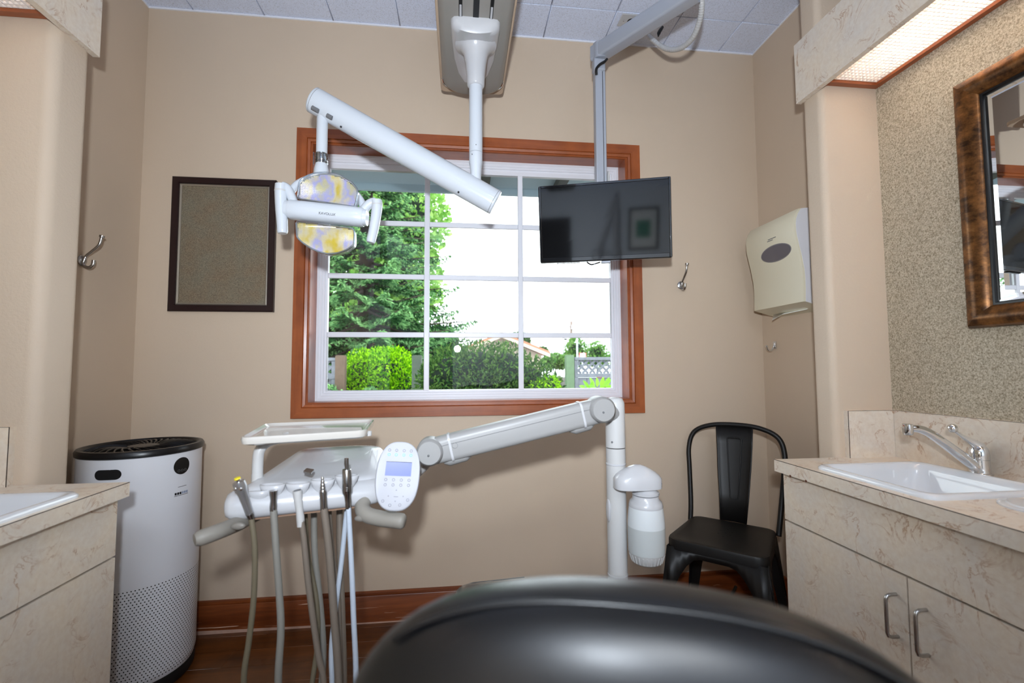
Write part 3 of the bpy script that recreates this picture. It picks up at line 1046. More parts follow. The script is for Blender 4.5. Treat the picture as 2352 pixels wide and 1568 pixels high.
reflector('upper_reflector', [(683, 456), (749, 465), (815, 475), (820, 452), (821, 434), (806, 417), (783, 403), (765, 398), (746, 396), (726, 397), (708, 402), (695, 410), (687, 418)], -.008, None)
reflector('lower_reflector', [(680, 508), (746, 515), (813, 524), (814, 545), (813, 562), (796, 574), (775, 581), (753, 583), (735, 579), (716, 571), (697, 559), (682, 546)], -.008, None)
for side, pts_n, pts_g, r0 in ((0, [(676, 470), (668, 448), (660, 433), (648, 426)], [(646, 424), (645, 445), (646, 480), (648, 510), (649, 536)], .0195),
                               (1, [(832, 488), (842, 474), (852, 466), (864, 463)], [(865, 460), (866, 475), (863, 500), (858, 528), (851, 557)], .0180)):
    nk = smooth_path([hp(x, y, .0) for x, y in pts_n], 5)
    h_ = B().tube(nk, [.015] * (len(nk) - 1) + [.014], 14).out('handle_bracket', M_enamel, d, smooth=60)
    gp = smooth_path([hp(x, y, -.005) for x, y in pts_g], 6)
    rr_ = [r0 * (1.0 - .18 * abs(i / (len(gp) - 1) - .15)) for i in range(len(gp))]
    rr_[-1] *= .86
    B().tube(gp, rr_, 18).out('handle', M_enamel, d, smooth=60)
    B().tube([gp[4], gp[5]], rr_[4] * 1.015, 18).out('handle_ring', M_offwhite, h_, smooth=60)
# arched back yoke
yk = smooth_path([hp(662, 462, .04), hp(670, 438, .05), hp(692, 418, .06), hp(740, 404, .06), hp(790, 420, .06), hp(825, 455, .05), hp(836, 480, .04)], 5)
B().tube(yk, .013, 12).out('yoke', M_enamel, d, smooth=60)

# ================================================================== MONITOR AND ITS ARM
t = thing('monitor_mount', 'grey ceiling-mounted monitor arm with a long square pole', 'monitor arm', (.575, 1.80, 1.9))
PA, PB = at(1378, 120, Y=1.80), at(1600, 8, Y=1.455)
PB.z = PA.z
dirv = (PB - PA).normalized()
sidev = Vector((0, 0, 1)).cross(dirv)
def rbox(p, hw_, hh, r=.010):
    return [p + sidev * x + Vector((0, 0, z)) for x, z in rrect(-hw_, hw_, -hh, hh, r, 4)]
B().loft([rbox(PA - dirv * .03, .028, .033), rbox(PB, .028, .033)]).out('arm', M_greym, t, smooth=40)
B().cyl(PA + Vector((0, 0, .033)) , PA - Vector((0, 0, .036)), .030, n=28).out('pivot', M_greym, t)
B().cyl(PB + Vector((0, 0, .04)), (PB.x, PB.y, ZC), .022, n=24).out('ceiling_pole', M_greym, t)
B().lathe([(.0, 0), (.065, 0), (.065, .012), (.03, .02), (.024, .022)], (PB.x, PB.y, ZC), (0, 0, -1), n=32).out('ceiling_plate', M_greym, t)
bp = at(1587, 11, Y=1.46) + sidev * .0
q = PB - dirv * .02 - sidev * .0285 + Vector((0, 0, .002))
if (q - CO).length > (PB - dirv * .02 + sidev * .0285 - CO).length:
    q = PB - dirv * .02 + sidev * .0285 + Vector((0, 0, .002))
B().sphere(q, .008, (1, .5, 1)).out('bolt', M_nickel, t)
px0, pyy = at(1378, 300, Y=1.80).x, 1.80
zp1, zp0 = PA.z - .036, at(1378, 420, Y=1.80).z
B().box(px0 - .027, px0 + .024, pyy - .02, pyy + .02, zp1 - .055, zp1).out('knuckle', M_greym, t, bevel=.008, seg=3)
B().box(px0 - .022, px0 + .010, pyy - .016, pyy + .016, zp0 - .12, zp1 - .05).out('pole', M_greym, t, bevel=.003)
B().box(px0 + .012, px0 + .024, pyy - .012, pyy + .014, zp0 - .12, zp1 - .05).out('cable_channel', M_greym, t, bevel=.003)
B().box(px0 + .0098, px0 + .0122, pyy - .011, pyy + .011, zp0 - .12, zp1 - .05).out('channel_gap', M_darkgap, t)
B().sphere((px0 + .031, pyy - .004, zp0 + .02), .012, (.45, 1, 2.6)).out('cable_clip', M_offwhite, t)
cb = smooth_path([at(1394, 136, Y=1.77), at(1388, 142, Y=1.762), at(1378, 148, Y=1.765), at(1370, 158, Y=1.768), at(1370, 172, Y=1.775)], 5)
B().tube(cb, .0055, 10).out('cable', M_black, t)
B().box(px0 - .10, px0 + .10, 1.790, 1.812, 1.60, 1.80).out('mount_plate', M_black, t, bevel=.004)

m = thing('monitor', 'flat black wall-hung style monitor in front of the window corner', 'monitor', (.58, 1.76, 1.54))
m['label'] = 'black flat-screen monitor hanging in front of the window corner'
TL, TR, BR, BL = at(1236, 428, Y=1.790), at(1541, 404, Y=1.690), at(1545, 591, Y=1.716), at(1241, 604, Y=1.816)
def tvp(u, v, d_=0):
    p = (TL * (1 - u) + TR * u) * v + (BL * (1 - u) + BR * u) * (1 - v)
    return p + TVN * d_
TVN = (TR - TL).cross(TL - BL).normalized()
if TVN.y > 0:
    TVN = -TVN
def tvring(iu, d_):
    iv = iu * 1.6
    return round_poly([tvp(iu, iv, d_), tvp(1 - iu, iv, d_), tvp(1 - iu, 1 - iv, d_), tvp(iu, 1 - iv, d_)], .008, 4)
B().loft([tvring(.10, -.045), tvring(.03, -.040), tvring(0, -.020), tvring(0, -.002), tvring(.004, 0)]).out('casing', M_black, m, smooth=40)
fr_ = []
for (u0, v0, u1, v1) in ((0.003, 0.005, .020, .995), (.980, 0.005, .997, .995), (.020, .965, .980, .995), (.020, .005, .980, .060)):
    B().loft([[tvp(u0, v0, -.003), tvp(u1, v0, -.003), tvp(u1, v1, -.003), tvp(u0, v1, -.003)], [tvp(u0, v0, .003), tvp(u1, v0, .003), tvp(u1, v1, .003), tvp(u0, v1, .003)]]).out('bezel', mat('gloss_black', lin(14, 16, 20), .06, coat=1), m, bevel=.0018)
B().loft([[tvp(.019, .059, -.002), tvp(.981, .059, -.002), tvp(.981, .966, -.002), tvp(.019, .966, -.002)], [tvp(.019, .059, .001), tvp(.981, .059, .001), tvp(.981, .966, .001), tvp(.019, .966, .001)]]).out('screen', M_screen, m, smooth=0)
cb = smooth_path([tvp(.36, -.005, -.02), tvp(.39, -.04, -.015), tvp(.42, -.035, -.01), tvp(.46, -.015, -.015)], 5)
B().tube(cb, .003, 8).out('cable', M_black, m)
B().loft([[tvp(.47, -.03, -.03), tvp(.54, -.03, -.03), tvp(.54, .0, -.03), tvp(.47, .0, -.03)], [tvp(.47, -.03, -.008), tvp(.54, -.03, -.008), tvp(.54, .0, -.008), tvp(.47, .0, -.008)]]).out('cable_box', M_greym, m, bevel=.003)
for i in range(16):
    u0 = .13 + .011 * i
    B().loft([[tvp(u0, -.014, -.03), tvp(u0 + .006, -.014, -.03), tvp(u0 + .006, .002, -.03), tvp(u0, .002, -.03)], [tvp(u0, -.014, -.012), tvp(u0 + .006, -.014, -.012), tvp(u0 + .006, .002, -.012), tvp(u0, .002, -.012)]]).out('vent_rib', M_black, m, smooth=0)

# ceiling outlet with its conduit
o = thing('ceiling_outlet', 'white cable plate on the ceiling tiles behind the monitor arm', 'cable plate', (.79, 1.955, ZC))
B().box(.735, .855, 1.918, 1.995, ZC - .005, ZC + .001).out('plate', M_white, o, bevel=.003)
B().lathe([(.017, 0), (.017, .0055)], (.790, 1.957, ZC - .0056), n=24).out('hole', M_black, o)
for s in (-1, 1):
    B().sphere((.79 + s * .035, 1.957, ZC - .005), .003).out('screw', M_nickel, o)
cd_ = thing('cable_conduit', 'white ribbed flexible conduit looping below the ceiling', 'conduit', (.79, 1.957, ZC))
pth = smooth_path([(.790, 1.957, ZC + .002), (.800, 1.950, ZC - .03), at(1478, 70, Y=1.90), at(1500, 92, Y=1.85), at(1530, 112, Y=1.78), at(1562, 111, Y=1.70), at(1590, 88, Y=1.62), at(1607, 48, Y=1.55), at(1612, 5, Y=1.50), at(1606, -40, Y=1.47)], 22)
B().tube(pth, [.0105 if (i % 3) else .0088 for i in range(len(pth))], 12).out('hose', M_offwhite, cd_, smooth=60)
bk = smooth_path([at(1522, 62, Y=1.83), at(1514, 74, Y=1.83), at(1512, 84, Y=1.83)], 4)
B().tube(bk, [.006, .007, .008, .008, .008, .008, .006, .004, .003][:len(bk)], 8).out('cable_plug', M_black, cd_)

# ================================================================== DELIVERY UNIT
u = thing('delivery_unit', 'white dental delivery unit with a jointed arm on a floor post', 'dental unit', (.45, 1.30, 0))
PXX, PYY = .4515, 1.300
zf = lambda y: at(1414, y, Y=PYY).z
B().lathe([(.0, 0), (.15, 0), (.15, .02), (.06, .035), (.033, .05)], (PXX, PYY, .001), n=40).out('foot', M_offwhite, u)
B().cyl((PXX, PYY, .04), (PXX, PYY, zf(1064)), .0278, n=32).out('post', M_offwhite, u)
for y_, r_ in ((1318, .0290), (1064, .0290)):
    B().lathe([(.027, -.004), (r_, -.002), (r_, .002), (.027, .004)], (PXX, PYY, zf(y_)), n=32).out('post_ring', M_white, u)
B().cyl((PXX, PYY, zf(1064)), (PXX, PYY, zf(1028)), .0280, n=32).out('post_sleeve', M_offwhite, u)
B().cyl((PXX, PYY, zf(1028)), (PXX, PYY, zf(1026.5)), .0268, n=32).out('joint_line', M_darkgap, u)
B().lathe([(.0282, 0), (.0282, zf(945) - zf(1026)), (.0275, zf(925) - zf(1026)), (.022, zf(915) - zf(1026)), (.010, zf(912) - zf(1026)), (0, zf(912) - zf(1026))], (PXX, PYY, zf(1026)), n=32).out('post_head', M_offwhite, u, smooth=60)
B().sphere((PXX - .018, PYY - .0225, zf(1012)), .003).out('screw', M_greyprint, u)
H0, H1 = at(988, 1035, Y=1.255), at(1378, 939, Y=1.255)
aw = (H1 - H0).normalized()
av = Vector((0, 1, 0))
au = av.cross(aw).normalized()
if au.z < 0:
    au = -au
def sec(p, hh, hd_, r=.016):
    return [p + au * a + av * c for a, c in rrect(-hh, hh, -hd_, hd_, r, 5)]
off = Vector((0, .008, 0)) - au * .004
a_ = B().loft([sec(H0 + off, .034, .027), sec(H0 + off + aw * .06, .036, .028), sec(H1 + off - aw * .06, .0355, .028), sec(H1 + off, .034, .027)]).out('arm', M_unit, u, smooth=40)
for f_ in (.115, .885):
    p = H0 + off + (H1 - H0) * f_
    B().loft([sec(p - aw * .003, .0375, .0295), sec(p + aw * .003, .0375, .0295)]).out('arm_band', M_white, a_, smooth=40)
p0, p1 = H0 + off + (H1 - H0) * .05, H0 + off + (H1 - H0) * .95
B().tube([p0 + au * .012 + Vector((0, -.0282, 0)), p1 + au * .012 + Vector((0, -.0282, 0))], .0007, 6).out('arm_seam', M_greyprint, a_)
p = at(1045, 1023, Y=1.255 - .0205)
B().lathe([(.0075, 0), (.0075, .0006), (.0068, .0006), (.0068, 0)], p, (0, -1, 0), 24, False).out('arm_button', M_greyprint, a_)
for f0, f1 in ((.06, .22), (.80, .95)):
    q0, q1 = H0 + off + (H1 - H0) * f0 - au * .030, H0 + off + (H1 - H0) * f1 - au * .030
    B().tube([q0, q0 * .8 + q1 * .2, q0 * .2 + q1 * .8, q1], [.012, .020, .018, .008], 14).out('arm_fairing', M_unit, a_, smooth=60)
for hp_, r_ in ((H0, .0355), (H1, .0360)):
    hb = B().lathe([(.0, -.038), (r_ - .006, -.038), (r_, -.030), (r_, .03), (r_ - .006, .038), (0, .038)], hp_, (0, 1, 0), 36).out('joint_hub', M_unit, u, smooth=50)
    B().sphere(hp_ + Vector((-.002, -.038, -.006)), .0030).out('screw', M_greyprint, hb)
# shoulder joining hub and post
B().tube([H1 + Vector((.01, .02, -.005)), Vector((PXX, PYY, zf(950)))], [.030, .026], 20).out('shoulder', M_unit, u, smooth=60)
# yoke towards the console
B().tube([at(985, 1045, Y=1.30), at(972, 1068, Y=1.33), at(940, 1100, Y=1.34), at(900, 1120, Y=1.33)], [.022, .018, .016, .016], 14).out('console_neck', M_offwhite, u, smooth=60)
# bottle head
hc = at(1464, 1092, Y=1.255)
def head_ring(y, k, pts=26):
    z_ = at(1464, y, Y=1.255).z
    return [Vector((hc.x + (.067 if math.cos(q) > 0 else .068) * k * math.copysign(abs(math.cos(q)) ** .7, math.cos(q)), hc.y + .038 * k * math.copysign(abs(math.sin(q)) ** .7, math.sin(q)), z_)) for q in [2 * math.pi * i / pts for i in range(pts)]]
B().loft([head_ring(1120, .95), head_ring(1119, 1.0), head_ring(1098, 1.0), head_ring(1090, .90), head_ring(1083, .75), head_ring(1076, .54), head_ring(1070, .32), head_ring(1066.5, .12)]).out('bottle_head', M_white, u, smooth=45)
for z_ in (1108, 1113):
    B().box(hc.x + .058, hc.x + .0625, hc.y - .022, hc.y - .012, at(1464, z_, Y=1.255).z - .0015, at(1464, z_, Y=1.255).z + .0010).out('printed_mark', M_print, u)
B().sphere((PXX - .026, PYY - .004, zf(1170)), .020, (.28, .8, 1.7)).out('side_button', M_white, u)
# console
zt0, zb0 = .845, .775
FLp, FRp = at(545, 1132, Y=1.105), at(866, 1108, Y=1.205)
topo = [Vector((-.515, 1.125, 0)), Vector((-.205, 1.215, 0)), Vector((-.220, 1.42, 0)), Vector((-.300, 1.45, 0)), Vector((-.470, 1.41, 0))]
def con_ring(z0, z1, ins=0.0):
    c_ = sum(topo, Vector()) / 5
    P = []
    for i, q in enumerate(topo):
        v_ = c_ + (q - c_) * (1 - ins)
        P.append(Vector((v_.x, v_.y, z0 if i < 2 else z1)))
    return round_poly(P, .035, 5)
cn = B().loft([con_ring(.770, .790, .10), con_ring(.778, .798, .02), con_ring(.815, .840, 0), con_ring(.828, .868, .02), con_ring(.836, .878, .10), con_ring(.838, .880, .30)]).out('console_body', M_white, u, smooth=50)
# front instrument bar
fd = (Vector((-.205, 1.215, 0)) - Vector((-.515, 1.125, 0))).normalized()
fn = Vector((fd.y, -fd.x, 0))
F0 = Vector((-.533, 1.120, .800))
Lb = .345
def bar_sec(s_, k):
    p = F0 + fd * s_
    pts2 = [(-.030, .028), (-.012, .031), (.014, .020), (.026, .004), (.028, -.018), (.018, -.032), (-.030, -.030)]
    return [p + fn * (a * k) + Vector((0, 0, c * k)) for a, c in pts2]
def bar_r(s_, k):
    return round_poly(bar_sec(s_, k), .014, 3)
B().loft([bar_r(0, .30), bar_r(.004, .72), bar_r(.014, .93), bar_r(.03, 1), bar_r(Lb - .03, 1), bar_r(Lb - .014, .95), bar_r(Lb - .003, .75), bar_r(Lb, .4)]).out('instrument_bar', M_white, u, smooth=50)
pl = B().box(0, 1, 0, 1, 0, 1).xf(Matrix(((fd.x * .25, -fn.x * .04, 0, (F0 + fd * .06 + fn * .012).x), (fd.y * .25, -fn.y * .04, 0, (F0 + fd * .06 + fn * .012).y), (0, 0, .012, .764), (0, 0, 0, 1))))
pl.out('bar_underside', mat('bar_underside_brown', lin(150, 118, 96), .6), u)
B().prism(round_poly([at(696, 1086, Z=.858), at(714, 1090, Z=.857), at(722, 1081, Z=.860), at(704, 1078, Z=.861)], .004, 3), (0, 0, .004)).out('badge', M_steel, u)
for i, (x, y) in enumerate(((590, 1135), (624, 1122), (683, 1118), (741, 1110), (797, 1100))):
    c_ = at(x, y + 6, Y=1.105 + .07 * (x - 545) / 320) - fn * .018
    rr_ = []
    for r_, h in ((.027, .012), (.024, .000), (.014, -.018), (.009, -.030)):
        rr_.append([c_ + Vector((r_ * math.cos(q), r_ * .55 * math.sin(q), h)) for q in [2 * math.pi * j / 24 for j in range(24)]])
    B().loft(rr_, True, False).out('holder', M_white, u, smooth=60, thick=.003)
# tray
tp = [at(548, 1008, Z=.952), at(842, 990, Z=.952), at(861, 964, Z=.952), at(608, 974, Z=.952)]
def tring(k_, z):
    c_ = sum(tp, Vector()) / 4
    return [Vector((q.x, q.y, z)) for q in round_poly([c_ + (q - c_) * k_ for q in tp], .025, 5)]
tb = B().loft([tring(.93, .934), tring(.985, .938), tring(1.0, .948), tring(.995, .954), tring(.97, .955), tring(.93, .949), tring(.90, .946)], True, True).out('tray', mat('tray_gloss', lin(200, 195, 188), .14, coat=.6), u, smooth=45)
st = smooth_path([(-.497, 1.20, .80), (-.497, 1.20, .88), (-.494, 1.203, .910), (-.478, 1.215, .928), (-.44, 1.24, .936)], 5)
B().tube(st, .0125, 14).out('tray_stem', M_offwhite, u, smooth=60)
B().tube([st[2], st[3]], .0131, 14).out('stem_ring', M_offwhite, u)
B().cyl(at(846, 1000, Y=1.26), at(846, 990, Y=1.26), .009, n=14).out('tray_foot', M_offwhite, u)
# control panel
pc = at(914, 1091, Y=1.135)
pn = (CO - pc).normalized()
pn = (pn + Vector((0.0, 0, .18))).normalized()
pr_ = Vector((0, 0, 1)).cross(pn).normalized()
pu = pn.cross(pr_).normalized()
rl = R(-5.5)
pr2, pu2 = pr_ * math.cos(rl) + pu * math.sin(rl), -pr_ * math.sin(rl) + pu * math.cos(rl)
if pr2.x < 0:
    pr2 = -pr2
PS = 1.135 / FPX * 1.04
def pp(x, y, d_=0):
    return pc + pr2 * (x * PS) + pu2 * (y * PS) + pn * d_
def pring(k_, d_):
    return [pp(46 * k_ * math.copysign(abs(math.cos(q)) ** .78, math.cos(q)), 72.5 * k_ * math.copysign(abs(math.sin(q)) ** .84, math.sin(q)), d_) for q in [2 * math.pi * i / 48 for i in range(48)]]
pan = B().loft([pring(.9, -.022), pring(.98, -.012), pring(1.0, -.004), pring(.985, .0), pring(.95, .002)]).out('control_panel', mat('panel_white', lin(186, 187, 194), .55, spec=.3), u, smooth=45)
def pquad(x0_, x1_, y0_, y1_, d0, d1, nm, mm, par):
    return B().loft([[pp(x0_, y0_, d0), pp(x1_, y0_, d0), pp(x1_, y1_, d0), pp(x0_, y1_, d0)], [pp(x0_, y0_, d1), pp(x1_, y0_, d1), pp(x1_, y1_, d1), pp(x0_, y1_, d1)]]).out(nm, mm, par, smooth=0)
pquad(-27, 27, -2, 27, .0015, .0026, 'display', M_lcd, pan)
pquad(-27, 27, 26.6, 27.6, .002, .003, 'display_edge', M_print, pan)
rows = [(52, (-23, -8, 8, 23), M_icon), (42.5, (-23, -8, 8, 23), M_iconblue), (-10, (-24, -8, 8, 24), M_icon), (-20.5, (-24, -8, 8, 24), M_icon)]
pts_ = [(x, y, mm) for y, xx, mm in rows for x in xx] + [(-25, -53, M_icon), (-10, -61, M_icon), (10, -60, M_icon), (25, -50, M_icon)]
for x, y, mm in pts_:
    c_ = pp(x, y, .0024)
    rg = [c_ + (pr2 * math.cos(q) + pu2 * math.sin(q)) * (2.6 * PS) for q in [2 * math.pi * i / 14 for i in range(15)]]
    B().tube(rg, .0006, 6).out('button', mm, pan)
for x, y, a in ((0, -31, 90), (-15, -43, 180), (15, -43, 0), (0, -53, 270)):
    ca = Vector((math.cos(R(a)), math.sin(R(a)), 0))
    cb_ = Vector((-ca.y, ca.x, 0))
    q = [pp(x + ca.x * 2.2, y + ca.y * 2.2, .0026)]
    tri = [pp(x + (ca * 2.0).x, y + (ca * 2.0).y, .0022), pp(x + (cb_ * 1.8 - ca).x, y + (cb_ * 1.8 - ca).y, .0022), pp(x + (-cb_ * 1.8 - ca).x, y + (-cb_ * 1.8 - ca).y, .0022)]
    B().prism(tri, pn * .0005).out('arrow_mark', M_icon, pan, smooth=0)
pquad(-4, 5, -44.5, -43, .002, .0028, 'centre_mark', M_icon, pan)
# grips
gl_ = smooth_path([at(596, 1176, Y=1.17), at(570, 1190, Y=1.15), at(545, 1203, Y=1.11), at(500, 1221, Y=1.05), at(447, 1240, Y=1.02)], 6)
g1 = B().tube(gl_, [.014] + [.0165] * (len(gl_) - 3) + [.0155, .0120], 18).out('grip', M_handle, u, smooth=60)
gr_ = smooth_path([at(836, 1150, Y=1.19), at(832, 1166, Y=1.175), at(842, 1181, Y=1.16), at(872, 1190, Y=1.15), at(905, 1194, Y=1.14), at(930, 1198, Y=1.135)], 6)
g2 = B().tube(gr_, [.018] * 8 + [.0185] * (len(gr_) - 10) + [.0175, .0135], 18).out('grip', M_handle, u, smooth=60)
for x, y, Y_, g_ in ((547, 1208, 1.062, g1), (829, 1190, 1.150, g2)):
    c_ = at(x, y, Y=Y_)
    B().sphere(c_, .011, (1.35, .5, .72)).out('brake_button', mat('grip_button', lin(128, 123, 116), .4), g_)

# --- water bottle
bx, by = at(1484, 1200, Y=1.255).x, 1.255
bz = lambda y: at(1484, y, Y=1.255).z
wb = thing('water_bottle', 'frosted white water bottle hanging under the delivery unit head', 'bottle', (bx, by, bz(1290)))
pf = [(.050, 1265), (.0505, 1245), (.0515, 1220), (.0513, 1200), (.0495, 1180), (.047, 1162)]
B().lathe([(r_ * .99, bz(y) - bz(1265)) for r_, y in pf], (bx, by, bz(1265)), n=40).out('body', M_bottle, wb, smooth=60)
B().lathe([(.0, 0), (.050, 0), (.0512, bz(1222) - bz(1265)), (.0510, bz(1206) - bz(1265))], (bx, by, bz(1265)), n=40, caps=False).out('water', M_water, wb, smooth=60)
B().lathe([(.0, 0), (.034, 0), (.041, .005), (.0475, .026), (.0500, bz(1263) - bz(1291))], (bx, by, bz(1291)), n=40).out('base_cap', M_offwhite, wb, smooth=50)
for i in range(26):
    q = 2 * math.pi * i / 26
    B().tube([(bx + .0415 * math.cos(q), by + .0415 * math.sin(q), bz(1291) + .006), (bx + .0478 * math.cos(q), by + .0478 * math.sin(q), bz(1291) + .026)], .0016, 5).out('grip_rib', M_offwhite, wb)
B().lathe([(.0465, 0), (.0470, .003), (.0440, .014), (.037, .021), (.0355, bz(1136) - bz(1162))], (bx, by, bz(1162)), n=40).out('shoulder', M_white, wb, smooth=50)
B().lathe([(.033, 0), (.0375, .003), (.0375, .009), (.033, .012), (.030, bz(1120) - bz(1136))], (bx, by, bz(1136)), n=40).out('neck_ring', M_white, wb, smooth=50)

# --- handpieces with hoses
def H(*p, Y0=1.11, Y1=1.11):
    return [at(x, y, Y=Y0 + (Y1 - Y0) * i / (len(p) - 1)) for i, (x, y) in enumerate(p)]
front = {
    1: H((576, 1180), (585, 1260), (583, 1370), (572, 1470), (560, 1568), Y0=1.105, Y1=1.10),
    2: H((628, 1166), (634, 1260), (642, 1370), (645, 1450), (639, 1568), Y0=1.12, Y1=1.10),
    3: H((688, 1172), (697, 1230), (707, 1330), (720, 1430), (732, 1510), (743, 1568), Y0=1.13, Y1=1.12),
    4: H((744, 1166), (754, 1250), (761, 1333), (767, 1416), (777, 1568), Y0=1.145, Y1=1.13),
    5: H((800, 1158), (807, 1292), (812, 1416), (817, 1568), Y0=1.155, Y1=1.14)}
back = {
    1: H((700, 1168), (707, 1271), (727, 1380), (729, 1478), (717, 1568), Y0=1.25, Y1=1.20),
    2: H((721, 1160), (723, 1271), (734, 1374), (742, 1478), (739, 1568), Y0=1.27, Y1=1.21),
    3: H((754, 1160), (763, 1271), (775, 1358), (779, 1457), (782, 1568), Y0=1.25, Y1=1.20),
    4: H((780, 1150), (781, 1271), (784, 1374), (789, 1568), Y0=1.28, Y1=1.22),
    5: H((797, 1165), (784, 1292), (774, 1370), (762, 1480), (763, 1568), Y0=1.23, Y1=1.18)}
hm = {1: 0, 2: 1, 3: 2, 4: 2, 5: 4}
hr = {1: .0062, 2: .0078, 3: .0068, 4: .0085, 5: .0062}
desc = {1: 'silver air-water syringe with a yellow tip at the end of the instrument bar', 2: 'short empty steel coupling second from the yellow-tipped syringe',
        3: 'short white suction tip in the middle of the instrument bar', 4: 'steel handpiece coupling with a stepped nozzle in the instrument bar', 5: 'tall steel handpiece motor nearest the control panel'}
desc[2] = 'short steel hose coupling between the syringe and the white tip'
for i in range(1, 6):
    f0, b0 = front[i], back[i]
    low = [Vector((f0[-1].x * .9 + b0[-1].x * .1, 1.11, f0[-1].z - .13)), Vector(((f0[-1].x + b0[-1].x) / 2, 1.15, f0[-1].z - .20)), Vector((b0[-1].x * .9 + f0[-1].x * .1, 1.19, b0[-1].z - .13))]
    t = thing('handpiece', desc[i], 'dental tool', f0[0], group='handpieces in the instrument bar')
    pth = smooth_path(f0 + low + b0[::-1], 8)
    B().tube(pth, hr[i], 10).out('hose', M_hose[hm[i]], t, smooth=60)
    top = f0[0]
    if i == 1:
        a, b_ = at(550, 1112, Y=1.088), at(574, 1180, Y=1.103)
        ax = (a - b_).normalized()
        B().tube([b_, b_ + ax * .028, b_ + ax * .050, b_ + ax * .066, b_ + ax * .080], [.0085, .0092, .0105, .0135, .0125], 18).out('body', mat('satin_aluminium', (.55, .56, .58, 1), .3, .9), t, smooth=60)
        B().tube([b_ - ax * .012, b_ + ax * .002], [.0065, .0088], 14).out('sleeve', M_steel, t)
        B().tube([a, a + ax * .006, a + ax * .013], [.0062, .0055, .0055], 14).out('collet', M_chrome, t)
        B().tube([a + ax * .013, a + ax * .0165], [.0068, .0062], 14).out('tip_ring', M_yellow, t)
        for q in (-.006, .005):
            B().sphere(a - ax * .008 + Vector((q, -.0115, .0)), .0048, (1, .6, 1)).out('button', M_chrome, t)
    elif i == 2:
        B().tube([top + Vector((0, 0, -.006)), top + Vector((0, 0, .004)), top + Vector((.0, 0, .018)), top + Vector((.0, -.002, .034)), top + Vector((0, -.002, .040))], [.008, .0085, .0070, .0088, .0088], 18).out('coupling', M_steel, t)
    elif i == 3:
        B().tube([top + Vector((.004, 0, -.036)), top + Vector((.002, 0, -.014)), top + Vector((0, 0, .0)), top + Vector((-.004, 0, .028)), top + Vector((-.006, 0, .046))], [.0086, .0088, .0080, .0095, .0105], 18).out('suction_tip', M_offwhite, t, smooth=60)
        B().tube([top + Vector((-.006, 0, .046)), top + Vector((-.0063, 0, .0475))], [.0082, .0082], 18).out('inner_ring', M_greyprint, t)
    elif i == 4:
        B().tube([top + Vector((0, 0, -.012)), top + Vector((0, 0, .0)), top + Vector((-.002, 0, .030)), top + Vector((-.003, 0, .038))], [.0075, .0085, .0088, .0088], 18).out('coupling', M_steel, t)
        for j in range(5):
            z_ = .038 + .0072 * j
            B().tube([top + Vector((-.003 - .0004 * j, 0, z_)), top + Vector((-.003 - .0004 * j, 0, z_ + .0045)), top + Vector((-.003 - .0004 * j, 0, z_ + .0072))], [.0075 - .0010 * j, .0072 - .0010 * j, .0050 - .0008 * j], 14).out('nozzle_step', M_steel, t)
    else:
        B().tube([top + Vector((0, 0, -.010)), top + Vector((0, 0, .004)), top + Vector((-.002, 0, .022)), top + Vector((-.003, 0, .030)), top + Vector((-.005, 0, .082)), top + Vector((-.005, 0, .084))], [.0065, .0075, .0085, .0120, .0105, .0095], 20).out('motor', M_steel, t, smooth=60)
        B().tube([top + Vector((-.005, 0, .084)), top + Vector((-.005, 0, .090)), top + Vector((-.006, 0, .096)), top + Vector((-.006, 0, .110))], [.0050, .0050, .0056, .0052], 16).out('nozzle', M_steel, t)
        for q in range(3):
            B().lathe([(.0124, 0), (.0124, .001)], top + Vector((-.0033, 0, .034 + .004 * q)), n=20).out('knurl_ring', M_nickel, t)

# ================================================================== AIR PURIFIER
AX, AY, AR, AZ = -1.172, 1.852, .183, .835
ap = thing('air_purifier', 'tall white cylindrical air purifier with a black top grille', 'air purifier', (AX, AY, 0))
B().lathe([(.0, 0), (AR - .012, 0), (AR - .004, .012), (AR - .002, .035), (AR - .004, .045)], (AX, AY, .001), n=64).out('base', M_matteblack, ap)
B().lathe([(AR - .018, 0), (AR - .006, .018), (AR, .045), (AR, AZ - .025 - .030)], (AX, AY, .030), n=72).out('shell', mat('purifier_white', lin(232, 233, 238), .35), ap, smooth=40)
B().lathe([(AR + .001, 0), (AR + .005, .003), (AR + .006, .016), (AR + .001, .024), (AR - .010, .025), (AR - .018, .018), (AR - .020, .000)], (AX, AY, AZ - .026), n=72).out('top_rim', M_black, ap, smooth=45)
B().lathe([(.0, -.028), (.06, -.028), (.10, -.026), (AR - .02, -.010)], (AX, AY, AZ - .004), n=64).out('fan_well', M_black, ap, smooth=60)
B().lathe([(.0, -.022), (.045, -.022), (.050, -.012), (.046, -.006), (.0, -.003)], (AX, AY, AZ), n=40).out('hub', M_black, ap, smooth=50)
for i in range(34):
    q = 2 * math.pi * i / 34
    pts = []
    for j in range(7):
        r_ = .048 + (AR - .068) * j / 6
        a = q + .55 * j / 6
        pts.append(Vector((AX + r_ * math.cos(a), AY + r_ * math.sin(a), AZ - .012 + .010 * math.sin(math.pi * j / 6))))
    B().tube(pts, .0033, 6).out('grille_vane', M_black, ap)
def cylp(px_, py_, r_):
    """point of the purifier shell seen at a pixel"""
    dd = (at(px_, py_, Y=1.0) - CO)
    a_q = dd.x ** 2 + dd.y ** 2
    b_q = 2 * (dd.x * (CO.x - AX) + dd.y * (CO.y - AY))
    c_q = (CO.x - AX) ** 2 + (CO.y - AY) ** 2 - r_ ** 2
    ds = b_q * b_q - 4 * a_q * c_q
    s_ = (-b_q - math.sqrt(max(ds, 0))) / (2 * a_q)
    return CO + dd * s_
